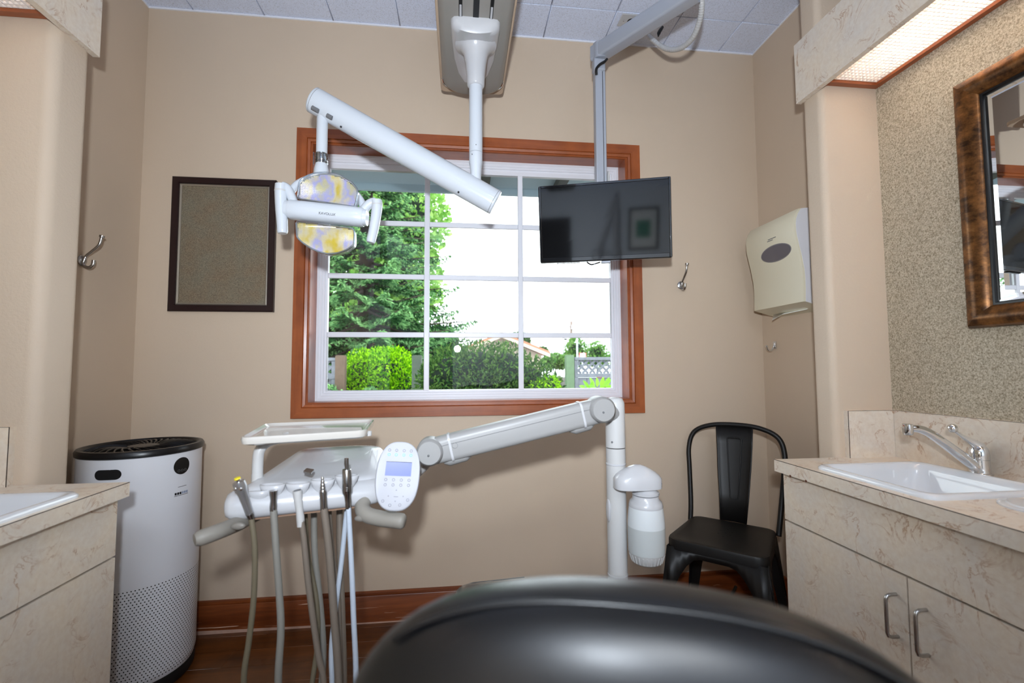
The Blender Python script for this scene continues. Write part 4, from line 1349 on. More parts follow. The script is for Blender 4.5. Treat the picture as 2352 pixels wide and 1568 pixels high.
def cyl_patch(outline, r0, r1, nm, mm, par):
    return B().loft([[Vector((AX + r0 * math.cos(a), AY + r0 * math.sin(a), z)) for a, z in outline], [Vector((AX + r1 * math.cos(a), AY + r1 * math.sin(a), z)) for a, z in outline]]).out(nm, mm, par, smooth=50)
def ang(p):
    return math.atan2(p.y - AY, p.x - AX)
g0, g1_ = cylp(218, 1090, AR), cylp(279, 1090, AR)
hz, a0, a1 = (g0.z + g1_.z) / 2, ang(g0), ang(g1_)
rz = .0165
a0, a1 = max(a0, a1), min(a0, a1)
if a0 - a1 > math.pi:
    a0, a1 = a1 + 2 * math.pi, a0
a0, a1 = a1, a0
ra = rz / AR
o_ = [(a1 - ra + ra * math.cos(q), hz + rz * math.sin(q)) for q in [R(-90 + 15 * i) for i in range(13)]]
nmid = 6
o_ += [(a1 - ra + (a0 + ra - a1 + ra) * i / nmid, hz + rz) for i in range(1, nmid)]
o_ += [(a0 + ra + ra * math.cos(q), hz + rz * math.sin(q)) for q in [R(90 + 15 * i) for i in range(13)]]
o_ += [(a0 + ra + (a1 - ra - a0 - ra) * i / nmid, hz - rz) for i in range(1, nmid)]
cyl_patch(o_, AR - .006, AR + .0012, 'handle_slot', M_matteblack, ap)
dc = cylp(418, 1069, AR)
da = ang(dc)
dsp = cyl_patch([(da + .0295 / AR * math.cos(q), dc.z + .0300 * math.sin(q)) for q in [2 * math.pi * i / 36 for i in range(36)]], AR - .004, AR + .0014, 'display', M_black, ap)
for q in (-.012, 0, .012):
    a = da + q / AR
    c_ = Vector((AX + (AR + .0018) * math.cos(a), AY + (AR + .0018) * math.sin(a), dc.z - .016))
    tg = Vector((-math.sin(a), math.cos(a), 0))
    B().tube([c_ + tg * (.004 * math.cos(w_)) + Vector((0, 0, .004 * math.sin(w_))) for w_ in [2 * math.pi * i / 12 for i in range(13)]], .0005, 5).out('touch_icon', M_greyprint, dsp)
def patch_rect(ac, zc_, wa, hz_, nm, mm):
    lo_ = [(ac - wa / AR + 2 * wa / AR * i / 6, zc_ - hz_) for i in range(7)]
    cyl_patch(lo_ + [(a, zc_ + hz_) for a, _ in lo_[::-1]], AR - .001, AR + .0006, nm, mm, ap)
lc = cylp(419, 1116, AR)
patch_rect(ang(lc), lc.z, .016, .0008, 'printed_line', M_greyprint)
q0 = cylp(417, 1131, AR)
for j in range(6):
    patch_rect(ang(q0) + (-.0215 + .0086 * j) / AR, q0.z, .0032, .0040, 'printed_square', M_print if j < 3 else mat('pale_print', lin(150, 160, 184), .5))
patch_rect(ang(q0), q0.z - .0075, .026, .0009, 'printed_line', M_greyprint)
# perforations: rows of holes round the lower shell
ztop = .372
verts, faces = [], []
row, zz = 0, ztop
bh = B()
dstep = .0105
na = int(2 * math.pi * AR / dstep)
while zz > .06:
    for i in range(na):
        a = 2 * math.pi * (i + .5 * (row % 2)) / na
        if math.sin(a) > .55:
            continue
        c_ = Vector((AX + (AR + .0003) * math.cos(a), AY + (AR + .0003) * math.sin(a), zz))
        tg = Vector((-math.sin(a), math.cos(a), 0))
        r_ = .0022
        bh.add([c_ + tg * (r_ * math.cos(w_)) + Vector((0, 0, r_ * math.sin(w_))) for w_ in [math.pi / 3 * j for j in range(6)]], [(0, 1, 2, 3, 4, 5)])
    zz -= .0091
    row += 1
bh.out('perforation', M_matteblack, ap, smooth=0, kind='stuff')

# ================================================================== METAL CHAIR
mc = thing('metal_chair', 'black metal bistro chair in the corner beside the cabinet', 'chair', (1.053, 1.752, 0), R(-43))
sw = .178
sr = [(x, y) for x, y in rrect(-sw, sw, -sw, sw, .045, 6)]
def sring(k_, z, dy=0):
    return [Vector((x * k_ * (1.0 if y < 0 else .93), y * k_ + dy, z)) for x, y in sr]
B().loft([sring(1.0, .405), sring(1.0, .432), sring(.985, .440), sring(.94, .4425), sring(.86, .4405), sring(.60, .4385)]).out('seat', M_chairm, mc, local=True, smooth=45)
for x, y in ((-.022, .02), (.022, .02), (0, 0), (-.022, -.02), (.022, -.02), (0, .045), (0, -.045)):
    B().lathe([(.0, 0), (.0045, 0), (.0045, .0006)], (x, y + .02, .4382), n=12).out('drain_hole', M_matteblack, mc, local=True)
# aprons with an arched cut, and tapered legs
def apron(p0, p1, out_n):
    p0, p1 = Vector(p0), Vector(p1)
    n = 14
    top = [p0 + (p1 - p0) * (i / n) + Vector((0, 0, .412)) for i in range(n + 1)]
    bot = []
    for i in range(n + 1):
        f_ = i / n
        e = abs(f_ - .5) * 2
        bot.append(p0 + (p1 - p0) * f_ + Vector((0, 0, .385 - .20 * max(0, (e - .30) / .70) ** 1.9)) + Vector(out_n) * .028 * max(0, (e - .30) / .70) ** 1.9)
    bq = B()
    bq.loft([top, bot], False, False)
    return bq.out('apron', M_chairm, mc, local=True, thick=.003, smooth=50)
c4 = [(-sw + .004, -sw + .004), (sw - .004, -sw + .004), (sw * .93 - .004, sw - .004), (-sw * .93 + .004, sw - .004)]
nr = [(0, -1, 0), (1, 0, 0), (0, 1, 0), (-1, 0, 0)]
for i in range(4):
    a, b_ = c4[i], c4[(i + 1) % 4]
    apron((a[0], a[1], 0), (b_[0], b_[1], 0), nr[i])
for x, y in c4:
    sx, sy = math.copysign(1, x), math.copysign(1, y)
    bq = B()
    def lr(k_, z, w_):
        bx_, by_ = x + sx * k_, y + sy * k_
        return [Vector((bx_ - sx * w_, by_, z)), Vector((bx_, by_, z)), Vector((bx_, by_ - sy * w_, z)), Vector((bx_ - sx * .004, by_ - sy * w_, z)), Vector((bx_ - sx * .004, by_ - sy * .004, z)), Vector((bx_ - sx * w_, by_ - sy * .004, z))]
    bq.loft([lr(.0, .41, .060), lr(.024, .20, .042), lr(.045, .004, .028)])
    leg = bq.out('leg', M_chairm, mc, local=True, smooth=30)
    B().box(x + sx * .045 - sx * .03, x + sx * .047, y + sy * .045 - sy * .03, y + sy * .047, 0.001, .012).out('foot_cap', M_matteblack, leg, local=True)
B().tube([(-.185, -.0, .165), (.185, 0, .165)], .006, 10).out('brace', M_chairm, mc, local=True)
B().tube([(0, -.185, .165), (0, .185, .165)], .006, 10).out('brace', M_chairm, mc, local=True)
hoop = smooth_path([(-.172, .150, .425), (-.178, .186, .50), (-.190, .222, .64), (-.195, .240, .735), (-.172, .252, .805), (-.10, .258, .840), (0, .262, .848), (.10, .258, .840), (.172, .252, .805), (.195, .240, .735), (.190, .222, .64), (.178, .186, .50), (.172, .150, .425)], 6)
B().tube(hoop, .0105, 14).out('back_hoop', M_chairm, mc, local=True, smooth=60)
def splat(z, hw_, y_):
    return [Vector((hw_ * math.cos(math.pi * i / 8) * -1, y_ + .010 * math.sin(math.pi * i / 8), z)) for i in range(9)]
B().loft([splat(.842, .076, .252), splat(.76, .073, .246), splat(.66, .068, .226), splat(.55, .060, .204), splat(.44, .052, .172)], False, False).out('back_splat', M_chairm, mc, local=True, thick=.003, smooth=50)
emb = [(-.030, .248, .79), (.030, .248, .79), (.016, .204, .53), (-.016, .204, .53)]
rg = round_poly([Vector((a, b_ + .004, c_)) for a, b_, c_ in emb], .012, 4)
B().tube(rg + rg[:2], .0028, 8).out('embossed_rib', M_chairm, mc, local=True, smooth=60)

# ================================================================== DENTAL CHAIR (headrest towards the camera)
dcx = .118
dch = thing('dental_chair', 'black leather dental chair with its blurred headrest close to the camera', 'dental chair', (.2, .9, 0))
def hring(t_, a=.178, by_=.058, n=40):
    return None
HC = at(1480, 1325, Y=.300)
hc = Vector((HC.x - .012, .292, HC.z - .133))
HROT = Matrix.Translation(hc) @ Matrix.Rotation(R(-17), 4, 'Z') @ Matrix.Translation(-hc)
bq = B()
nu, nv = 48, 28
vs = []
for j in range(nv + 1):
    phi = -math.pi / 2 + math.pi * j / nv
    ring = []
    for i in range(nu):
        th = 2 * math.pi * i / nu
        f = lambda v_, e: math.copysign(abs(v_) ** e, v_)
        x = .207 * f(math.cos(phi), .80) * f(math.cos(th), .85)
        z = .118 * f(math.sin(phi), .80)
        y = .052 * f(math.cos(phi), .7) * f(math.sin(th), .9)
        ring.append(HROT @ (hc + Vector((x, y + .030 * (z / .118), z))))
    vs.append(ring)
hr_ = B().loft(vs).out('headrest', M_leather, dch, smooth=80)
# piping seam round the top edge of the cushion
seam = []
for i in range(41):
    s_ = -.165 + .33 * i / 40
    zz = hc.z + .118 * (1 - (abs(s_) / .207) ** 2.5) ** (1 / 2.5) * .975 - .001
    yy = hc.y - .020 + .030 * (zz - hc.z) / .118
    seam.append(HROT @ Vector((hc.x + s_, yy, zz)))
B().tube(seam, .0022, 8).out('piping', M_leather, hr_, smooth=60)
for i in range(6):
    pass
def slab(rings_, nm, mm, seg_=4):
    return B().loft(rings_).out(nm, mm, dch, smooth=50, bevel=.03, seg=seg_)
def cr(cx, cy, cz, hw_, hh, dirv_):
    """cross-section of a cushion: width along x, height along the normal"""
    nrm_ = Vector((0, -dirv_.z, dirv_.y))
    return [Vector((cx + a, cy, cz)) + nrm_ * c_ for a, c_ in rrect(-hw_, hw_, -hh, hh, .035, 5)]
d1 = Vector((0, .78, -.62)).normalized()
slab([cr(.125, .36, .70, .16, .045, d1), cr(.13, .44, .64, .21, .055, d1), cr(.15, .62, .50, .23, .060, d1), cr(.17, .80, .36, .22, .055, d1)], 'backrest', M_leather)
d2 = Vector((0, 1, .02)).normalized()
slab([cr(.17, .70, .34, .23, .05, d2), cr(.20, .95, .35, .245, .05, d2), cr(.22, 1.12, .355, .235, .05, d2)], 'seat', M_leather)
lg = slab([cr(.195, 1.10, .37, .21, .045, d2), cr(.19, 1.30, .400, .20, .045, d2), cr(.185, 1.42, .412, .20, .045, d2), cr(.185, 1.475, .406, .175, .032, d2)], 'leg_rest', M_cover)
for i in range(6):
    y_ = 1.33 + .022 * i
    pts = [Vector((-.0 + .012 - .006 * math.sin(i), y_, .430)), Vector((.03, y_ + .004 * math.sin(i * 2), .450)), Vector((.10, y_ - .006, .4565)), Vector((.2, y_ + .004, .457))]
    B().tube(smooth_path(pts, 4), .0016, 6).out('cover_crease', M_cover, lg)
B().lathe([(.0, 0), (.20, 0), (.20, .03), (.12, .05), (.10, .12), (.12, .27), (.15, .29)], (.19, .92, .001), n=40).out('pedestal', M_offwhite, dch)
B().tube([(.125, .345, .60), (.122, .32, .80)], .018, 12).out('headrest_stem', M_chrome, dch)
# ================================================================== BEHIND THE CAMERA (things seen in reflections, and an added fill panel)
dr = struct(B().box(-1.05, -.12, YB, YB + .03, 0, 2.36).out('door_1', mat('dark_door', lin(34, 26, 22), .5)))
pcx = thing('framed_print', 'small green print with a white mat in a frame behind the camera', 'picture', (.80, YB, 1.55))
fmb = lambda a, b_, h: (a, YB + h, b_)
mitred((.62, 1.00, 1.92, 2.46), [(0, 0), (0, .02), (.03, .02), (.03, 0)], fmb, (M_frameblk, M_frameblk), pcx, 'frame_rail')
B().box(.64, .98, YB + .002, YB + .008, 1.94, 2.44).out('mat_board', M_paper, pcx)
B().box(.72, .90, YB + .007, YB + .010, 2.08, 2.30).out('print', mat('green_print', lin(70, 140, 110), .5), pcx)
xr = thing('x_ray_arm', 'white folded dental x-ray arm on the wall behind the camera', 'x-ray arm', (.40, YB, 1.3))
B().box(.30, .52, YB, YB + .08, 1.75, 1.92).out('wall_box', M_white, xr, bevel=.01)
B().tube([(.46, YB + .10, 1.88), (.46, YB + .10, 2.55)], .035, 14).out('upright_arm', M_white, xr)
B().tube([(.46, YB + .12, 2.55), (.22, YB + .18, 1.86)], .030, 14).out('folded_arm', M_white, xr)
B().sphere((.46, YB + .10, 1.87), .06).out('elbow', M_white, xr)
B().sphere((.22, YB + .18, 1.85), .065, (1, 1, 1.3)).out('tube_head', M_white, xr)
fillp = thing('fill_panel', 'unseen glowing fill panel added behind the camera', 'fill light', (.1, -1.3, ZC))
B().box(-.22, .42, -1.62, -.98, ZC - .02, ZC + .004).out('frame', M_white, fillp, bevel=.004)
B().box(-.19, .39, -1.59, -1.01, ZC - .024, ZC - .019).out('diffuser', mat('panel_glow', (1, 1, 1, 1), .5, emit=((.92, .96, 1.0, 1), 9)), fillp)  # added emitter, never in view; gives the room soft fill from behind

# ================================================================== OUTSIDE
GZ = -.42
k = NT('asphalt_ground')
n = k.noise(k.coords(), 6, 5)
k.l(k.ramp(n, [(.35, lin(120, 122, 126)), (.65, lin(150, 152, 156))]), k.p.inputs['Base Color'])
k.p.inputs['Roughness'].default_value = .9
struct(B().box(-40, 40, 2.30, 90, GZ - .2, GZ).out('ground', k.m))
struct(B().box(-6, 6, 2.30, 6.4, GZ, GZ + .02).out('garden_bed', mat('bed_soil', lin(70, 60, 46), .95, var=(8, .7))))
# eave over the window
ev = thing('roof_eave', None, None, (0, 2.3, 2.3), kind='structure')
M_eave = mat('eave_paint', lin(138, 156, 166), .7)
B().box(-3.2, 3.4, 2.25, 3.02, 2.335, 2.36).out('soffit', M_eave, ev)
B().box(-3.2, 3.4, 3.02, 3.05, 2.290, 2.50).out('fascia_board', M_eave, ev)
for x_ in (at(1117, 410, Y=2.7).x, at(1300, 420, Y=2.7).x, at(1500, 420, Y=2.7).x, at(700, 400, Y=2.7).x):
    B().box(x_ - .03, x_ + .03, 2.26, 3.01, 2.285, 2.335).out('rafter', mat('dark_rafter', lin(60, 62, 58), .8), ev)

M_spruce = leafmat('spruce_needles', lin(20, 48, 28), lin(66, 108, 62), .2)
M_spruce2 = leafmat('spruce_tips', lin(58, 104, 62), lin(140, 186, 120), .3)
M_maple = leafmat('maple_leaves', lin(96, 150, 60), lin(176, 214, 120), .5)
M_bright = leafmat('hedge_leaves', lin(48, 124, 4), lin(176, 232, 36), .45)
M_laurel = leafmat('shrub_leaves', lin(24, 62, 34), lin(96, 128, 62), .25)
M_far = leafmat('far_leaves', lin(60, 110, 50), lin(130, 170, 90), .4)
M_bark = mat('bark', lin(66, 56, 48), .9, bump=(30, .6, .01))


def blob(n, c, r, shell=.55):
    v = RNG.normal(size=(n, 3))
    v /= np.linalg.norm(v, axis=1, keepdims=True)
    rr = (shell + (1 - shell) * RNG.random(n) ** .5)[:, None]
    return np.array(c) + v * rr * np.array(r), v


def core(name, c, r, m_, parent):
    b_ = B()
    b_.sphere(c, 1.0, r, 20)
    for v_ in b_.b.verts:
        v_.co += Vector(RNG.normal(size=3) * .04 * min(r))
    return b_.out(name, m_, parent)


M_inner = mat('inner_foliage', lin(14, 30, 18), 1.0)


def bush(name, label, cat, clusters, n, L, W, m_, group=None, stems=True, base=None):
    c0 = clusters[0][0]
    t_ = thing(name, label, cat, (c0[0], c0[1], GZ), group=group)
    C, D = [], []
    tot = sum(r_[0] * r_[2] for _, r_ in clusters)
    for c_, r_ in clusters:
        k_ = int(n * r_[0] * r_[2] / tot)
        p_, v_ = blob(k_, c_, r_)
        C.append(p_)
        D.append(v_ + RNG.normal(size=(k_, 3)) * .7 + np.array([0, 0, .25]))
    C, D = np.concatenate(C), np.concatenate(D)
    ok = C[:, 2] > GZ
    C, D = C[ok], D[ok]
    leaves('foliage', C, D, L * (.6 + .8 * RNG.random(len(C))), W * (.6 + .8 * RNG.random(len(C))), m_, t_)
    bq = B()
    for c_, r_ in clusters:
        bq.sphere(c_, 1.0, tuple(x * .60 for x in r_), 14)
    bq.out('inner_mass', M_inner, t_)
    if stems:
        B().tube([(c0[0], c0[1], GZ), (c0[0] + .02, c0[1], c0[2])], [.06, .03], 8).out('stem', M_bark, t_)
    return t_


# --- spruce
SY = 9.0
sx_ = at(835, 700, Y=SY).x
sp = thing('spruce_tree', 'large dark spruce with drooping branches outside the window', 'tree', (sx_, SY, GZ))
B().tube([(sx_, SY, GZ), (sx_ + .05, SY, 3), (sx_, SY, 9.5)], [.19, .14, .02], 12).out('trunk', M_bark, sp)
Ca, Da, La, Cb, Db, Lb_ = [], [], [], [], [], []
bt = B()
z = .15
while z < 9.2:
    Lr = 3.45 - .60 * z if z < 3.2 else max(.25, 1.50 - .20 * (z - 3.2))
    nb = 12
    a0 = random.uniform(0, 6.28)
    for b_ in range(nb):
        a = a0 + 2 * math.pi * b_ / nb + random.uniform(-.2, .2)
        L_ = Lr * random.uniform(.70, 1.15)
        if math.sin(a) > .45:
            continue
        zz0 = z + random.uniform(-.1, .1)
        dr_ = np.array([math.cos(a), math.sin(a), 0])
        sd = np.array([-math.sin(a), math.cos(a), 0])
        nseg = max(5, int(L_ / .085))
        path = []
        for i in range(nseg + 1):
            f_ = i / nseg
            p = np.array([sx_, SY, zz0]) + dr_ * L_ * f_ + np.array([0, 0, -.40 * L_ * f_ + .30 * L_ * f_ ** 2.2])
            path.append(p)
            if f_ < .18:
                continue
            wdt = min(.42, .30 * L_ * (1 - f_) ** .7 + .07)
            for o_ in (-1, 1):
                tw = dr_ * .55 + sd * o_ * .85 + np.array([0, 0, -.28 - .25 * random.random()])
                tw /= np.linalg.norm(tw)
                n_sp = max(3, int(wdt / .05))
                for q in range(n_sp):
                    g_ = (q + random.random()) / n_sp
                    c__ = p + tw * wdt * g_
                    tip = g_ > .62 or f_ > .85
                    for _ in range(3):
                        dd = tw * 1.0 + RNG.normal(size=3) * .42
                        (Cb if tip else Ca).append(c__ + RNG.normal(size=3) * .012)
                        (Db if tip else Da).append(dd)
                        (Lb_ if tip else La).append(random.uniform(.06, .11))
        bt.tube([Vector(path[0]), Vector(path[len(path) // 2]), Vector(path[-1])], [.03, .018, .006], 5)
    z += .30
leaves('needles', np.array(Ca), np.array(Da), np.array(La), .030, M_spruce, sp)
leaves('needle_tips', np.array(Cb), np.array(Db), np.array(Lb_), .028, M_spruce2, sp)
bt.out('branches', M_bark, sp)
cones = [at(x, y, Y=8.0) for x, y in ((858, 781), (871, 796), (902, 790), (890, 812), (850, 803))]
for c_ in cones:
    B().lathe([(.0, 0), (.014, .01), (.018, .04), (.012, .09), (0, .10)], c_, (0, 0, -1), 8).out('cone', mat('spruce_cone', lin(130, 88, 62), .8), sp)
# --- pale broadleaf tree behind
mx_, mz_ = at(920, 500, Y=13).x, at(920, 500, Y=13).z
bush('maple_tree', 'pale green leafy tree behind the spruce', 'tree', [((mx_ + .1, 13, mz_), (1.35, 1.2, 1.5)), ((mx_ - 1.2, 13.2, mz_ - .6), (1.3, 1.2, 1.4)), ((mx_ + .2, 13, mz_ - 1.9), (1.1, 1.1, 1.2)), ((mx_ - .9, 13, mz_ - 2.6), (1.5, 1.2, 1.4))], 9000, .17, .12, M_maple)
# --- bright hedge
hy = 7.0
c_ = lambda x, y, Y: tuple(at(x, y, Y=Y))
bush('bright_hedge', 'bright yellow-green hedge between two fence posts', 'hedge', [(c_(835, 862, hy), (.38, .35, .42)), (c_(905, 862, hy), (.36, .35, .46)), (c_(870, 870, hy), (.40, .35, .50)), (c_(820, 900, hy), (.36, .35, .5)), (c_(920, 905, hy), (.36, .35, .55)), (c_(865, 925, hy), (.55, .35, .6))], 17000, .052, .022, M_bright)
# --- dark shrub
dy_ = 5.2
bush('dark_shrub', 'dense dark green shrub below the middle of the window', 'shrub', [(c_(1100, 850, dy_), (.42, .4, .36)), (c_(1035, 868, dy_), (.36, .4, .40)), (c_(1160, 850, dy_), (.32, .4, .34)), (c_(1210, 878, dy_), (.30, .35, .34)), (c_(1245, 900, dy_), (.26, .35, .30)), (c_(1120, 920, dy_), (.75, .45, .5)), (c_(1000, 900, dy_), (.25, .3, .40))], 14000, .055, .020, M_laurel)
bush('garden_shrub', 'yellow-green sprigs beside the green fence post', 'shrub', [(c_(1262, 900, 5.0), (.14, .15, .20)), (c_(1235, 905, 4.95), (.12, .12, .18))], 900, .05, .016, M_bright)
bush('evergreen_bush', 'dark evergreen screen behind the bright hedge and the spruce', 'shrub', [(c_(772, 790, 10.9), (.8, .4, .9)), (c_(760, 820, 10.9), (.7, .4, .7)), (c_(850, 790, 10.9), (.9, .4, .9)), (c_(930, 785, 10.9), (.9, .4, .9)), (c_(1010, 790, 10.9), (.8, .4, .75))], 7000, .10, .035, M_laurel)

# --- fence
FY = 6.5
M_grayw = mat('weathered_wood', lin(122, 126, 134), .85, bump=(40, .4, .004), var=(14, .7))
M_post1 = mat('brown_post_wood', lin(106, 88, 74), .85, bump=(40, .5, .004), var=(16, .7))
M_post2 = mat('green_post_wood', lin(104, 128, 98), .85, bump=(40, .5, .004), var=(16, .8))
M_post3 = mat('dark_post_wood', lin(78, 88, 76), .9, bump=(40, .5, .004), var=(16, .8))
FZ = at(1308, 815, Y=FY).z


def post(x0p, x1p, m_, label):
    x0, x1 = at(x0p, 850, Y=FY).x, at(x1p, 850, Y=FY).x
    t_ = thing('fence_post', label, 'fence post', ((x0 + x1) / 2, FY, GZ), group='garden fence posts')
    wq = x1 - x0
    B().box(x0, x1, FY - wq / 2, FY + wq / 2, GZ, FZ - .012).out('shaft', m_, t_, bevel=.006)
    B().box(x0 + .006, x1 - .006, FY - wq / 2 + .006, FY + wq / 2 - .006, FZ - .012, FZ).out('chamfered_top', m_, t_, bevel=.008)


post(772, 794, M_post1, 'brown wooden fence post beside the bright hedge')
post(947, 969, M_post3, 'dark wooden fence post at the end of the bright hedge')
post(1299, 1317, M_post2, 'green-grey wooden fence post beside the lattice panel')


def panel(x0, x1, label, frame_in):
    t_ = thing('lattice_panel', label, 'fence panel', ((x0 + x1) / 2, FY, GZ), group='lattice fence panels')
    zt = at(1370, 820, Y=FY).z
    zl1, zl0 = at(1370, 827, Y=FY).z, at(1370, 857, Y=FY).z
    zb = at(1370, 866, Y=FY).z
    B().box(x0, x1, FY - .035, FY + .035, zl1, zt).out('top_rail', M_grayw, t_, bevel=.004)
    B().box(x0, x1, FY - .03, FY + .03, zb, zl0).out('middle_rail', M_grayw, t_, bevel=.004)
    for xa in (x0, x1 - .05):
        B().box(xa, xa + .05, FY - .025, FY + .025, GZ + .1, zl1).out('stile', M_grayw, t_, bevel=.003)
    hgt = zl1 - zl0
    st_ = .105
    x = x0 - hgt
    while x < x1:
        for s_, yo in ((1, -.006), (-1, .006)):
            a_, b2 = (x, x + hgt) if s_ > 0 else (x + hgt, x)
            za, zb2 = zl0, zl1
            pa, pb = Vector((a_, FY + yo, za)), Vector((b2, FY + yo, zb2))
            # clip to the frame
            dx = pb.x - pa.x
            t0, t1 = 0.0, 1.0
            for lim, sg in ((x0 + .05, 1), (x1 - .05, -1)):
                fa, fb = sg * (pa.x - lim), sg * (pb.x - lim)
                if fa < 0 and fb < 0:
                    t0, t1 = 1, 0
                elif fa < 0:
                    t0 = max(t0, fa / (fa - fb))
                elif fb < 0:
                    t1 = min(t1, fa / (fa - fb))
            if t1 - t0 < .05:
                continue
            p0_, p1_ = pa + (pb - pa) * t0, pa + (pb - pa) * t1
            nrm = (p1_ - p0_).normalized().cross(Vector((0, 1, 0))) * .017
            B().prism([p0_ - nrm, p1_ - nrm, p1_ + nrm, p0_ + nrm], (0, .010, 0)).out('slat', M_grayw, t_, smooth=0)
        x += st_
    x = x0 + .05
    while x < x1 - .06:
        w_ = min(.135, x1 - .05 - x)
        B().box(x + .002, x + w_ - .002, FY - .008, FY + .012, GZ + .05, zb - .004).out('board', M_grayw, t_, bevel=.003)
        x += w_


panel(at(1319, 850, Y=FY).x, at(1500, 850, Y=FY).x, 'grey lattice-topped fence panel beside the green-grey post', 0)
panel(at(590, 850, Y=FY).x, at(771, 850, Y=FY).x, 'grey lattice-topped fence panel beside the brown post', 0)

# --- large-leaved plant
pb = at(1382, 905, Y=3.3)
pt = thing('broadleaf_plant', 'bright green large-leaved plant at the window corner', 'plant', (pb.x, 3.3, GZ))
M_big = mat('broad_leaf', lin(120, 184, 60), .4)
k = NT('broad_leaf_tl')
df = k.n('BsdfPrincipled', {'Base Color': lin(126, 190, 64), 'Roughness': .4})
tl = k.n('BsdfTranslucent', {'Color': lin(150, 214, 60)})
mx = k.n('MixShader', {0: .35})
k.l(df.outputs[0], mx.inputs[1]); k.l(tl.outputs[0], mx.inputs[2]); k.l(mx.outputs[0], k.o.inputs['Surface'])
M_big = k.m


def blade(p0, p1, wd):
    p0, p1 = Vector(p0), Vector(p1)
    ax = p1 - p0
    sd_ = ax.cross(Vector((0, -1, .35))).normalized()
    nn_ = sd_.cross(ax).normalized()
    L0, L1, L2 = [], [], []
    for i in range(8):
        f_ = i / 7
        w_ = wd * math.sin(math.pi * min(1, f_ ** .85 * .97 + .02)) ** .75
        c__ = p0 + ax * f_ + nn_ * (.02 * ax.length * math.sin(math.pi * f_))
        L0.append(c__ - sd_ * w_ / 2 + nn_ * w_ * .14)
        L1.append(c__)
        L2.append(c__ + sd_ * w_ / 2 + nn_ * w_ * .14)
    return B().loft([L0, L1, L2], False, False).out('leaf', M_big, pt, smooth=80)


bl = [((1345, 892), (1330, 886), 10), ((1352, 891), (1339, 873), 9), ((1354, 892), (1361, 876), 8), ((1365, 890), (1354, 866), 10), ((1372, 888), (1370, 866), 9), ((1380, 886), (1386, 865), 11),
      ((1385, 890), (1404, 870), 10), ((1392, 892), (1412, 884), 10), ((1378, 892), (1392, 879), 11), ((1370, 894), (1352, 884), 10), ((1360, 898), (1340, 897), 9), ((1395, 900), (1418, 897), 9), ((1388, 884), (1400, 866), 8)]
for (x0, y0), (x1, y1), wd in bl:
    Yq = 3.3 + random.uniform(-.08, .08)
    blade(at(x0, y0, Y=Yq), at(x1, y1, Y=Yq - random.uniform(0, .05)), wd * 3.3 / FPX)
for x, y in ((1350, 892), (1372, 889), (1390, 889)):
    B().tube([at(x, y, Y=3.3), (pb.x, 3.3, GZ)], [.005, .010], 6).out('stem', M_bark, pt)

# --- neighbouring building
NY = 18.0
bd = thing('neighbour_building', 'low tan building with a sloping tiled roof beyond the shrub', 'building', (at(1150, 830, Y=NY).x, NY, GZ))
e0, e1 = at(1150, 770, Y=NY), at(1258, 814, Y=NY)
M_stucco = mat('stucco', lin(200, 182, 164), .9)
M_rooft = mat('roof_tile', lin(180, 124, 96), .8, var=(10, .8))
e2 = Vector((2 * e0.x - e1.x, NY, e1.z))
B().prism([Vector((e2.x + .25, NY, GZ)), Vector((e1.x - .25, NY, GZ)), Vector((e1.x - .25, NY, e1.z - .02)), e0 - Vector((0, 0, .06)), Vector((e2.x + .25, NY, e1.z - .02))], (0, 9, 0)).out('wall', M_stucco, bd, smooth=0)
for ea in (e1, e2):
    B().prism([ea + Vector((0, -.5, 0)), e0 + Vector((0, -.5, 0)), e0 + Vector((0, -.5, .10)), ea + Vector((0, -.5, .11))], (0, 10, 0)).out('roof_slope', M_rooft, bd, smooth=0)
    B().prism([ea + Vector((0, -.52, -.12)), e0 + Vector((0, -.52, -.12)), e0 + Vector((0, -.52, 0)), ea + Vector((0, -.52, .02))], (0, .04, 0)).out('barge_board', M_stucco, bd, smooth=0)


# --- parked cars
def car(name, label, c, rz, paint, L=4.2, W_=1.7, Hh=1.45):
    t_ = thing(name, label, 'car', c, rz, group='parked cars')
    g = mat('car_glass', lin(60, 76, 86), .08, coat=.8)
    bod = [(-L / 2, .30), (-L / 2 + .05, .62), (-L / 2 + .9, .80), (-L / 2 + 1.45, .88), (L / 2 - .25, .92), (L / 2, .62), (L / 2 - .02, .30)]
    B().loft([[Vector((x, y, z_)) for x, z_ in bod] for y in (-W_ / 2, W_ / 2)]).out('body', paint, t_, bevel=.08, seg=3, local=True)
    cab = [(-L / 2 + 1.15, .84), (-L / 2 + 1.85, Hh - .05), (L / 2 - .75, Hh - .05), (L / 2 - .25, .90)]
    B().loft([[Vector((x, y * (.82 if z_ > 1 else .96), z_)) for x, z_ in cab] for y in (-W_ / 2, W_ / 2)]).out('windows', g, t_, local=True)
    rf_ = [(-L / 2 + 1.72, Hh - .08), (-L / 2 + 1.95, Hh), (L / 2 - .95, Hh), (L / 2 - .65, Hh - .10)]
    B().loft([[Vector((x, y * .84, z_)) for x, z_ in rf_] for y in (-W_ / 2, W_ / 2)]).out('roof', paint, t_, local=True, bevel=.03)
    for x in (-L / 2 + .75, L / 2 - .8):
        for y in (-W_ / 2 + .05, W_ / 2 - .05):
            B().lathe([(.0, -.1), (.28, -.1), (.31, -.07), (.31, .07), (.28, .1), (0, .1)], (x, y, .315), (0, 1, 0), 24).out('wheel', M_matteblack, t_, local=True)
    for y in (-.6, .6):
        B().sphere((-L / 2 + .05, y, .62), .10, (.5, 1.4, .7)).out('headlight', M_white, t_, local=True)
    return t_


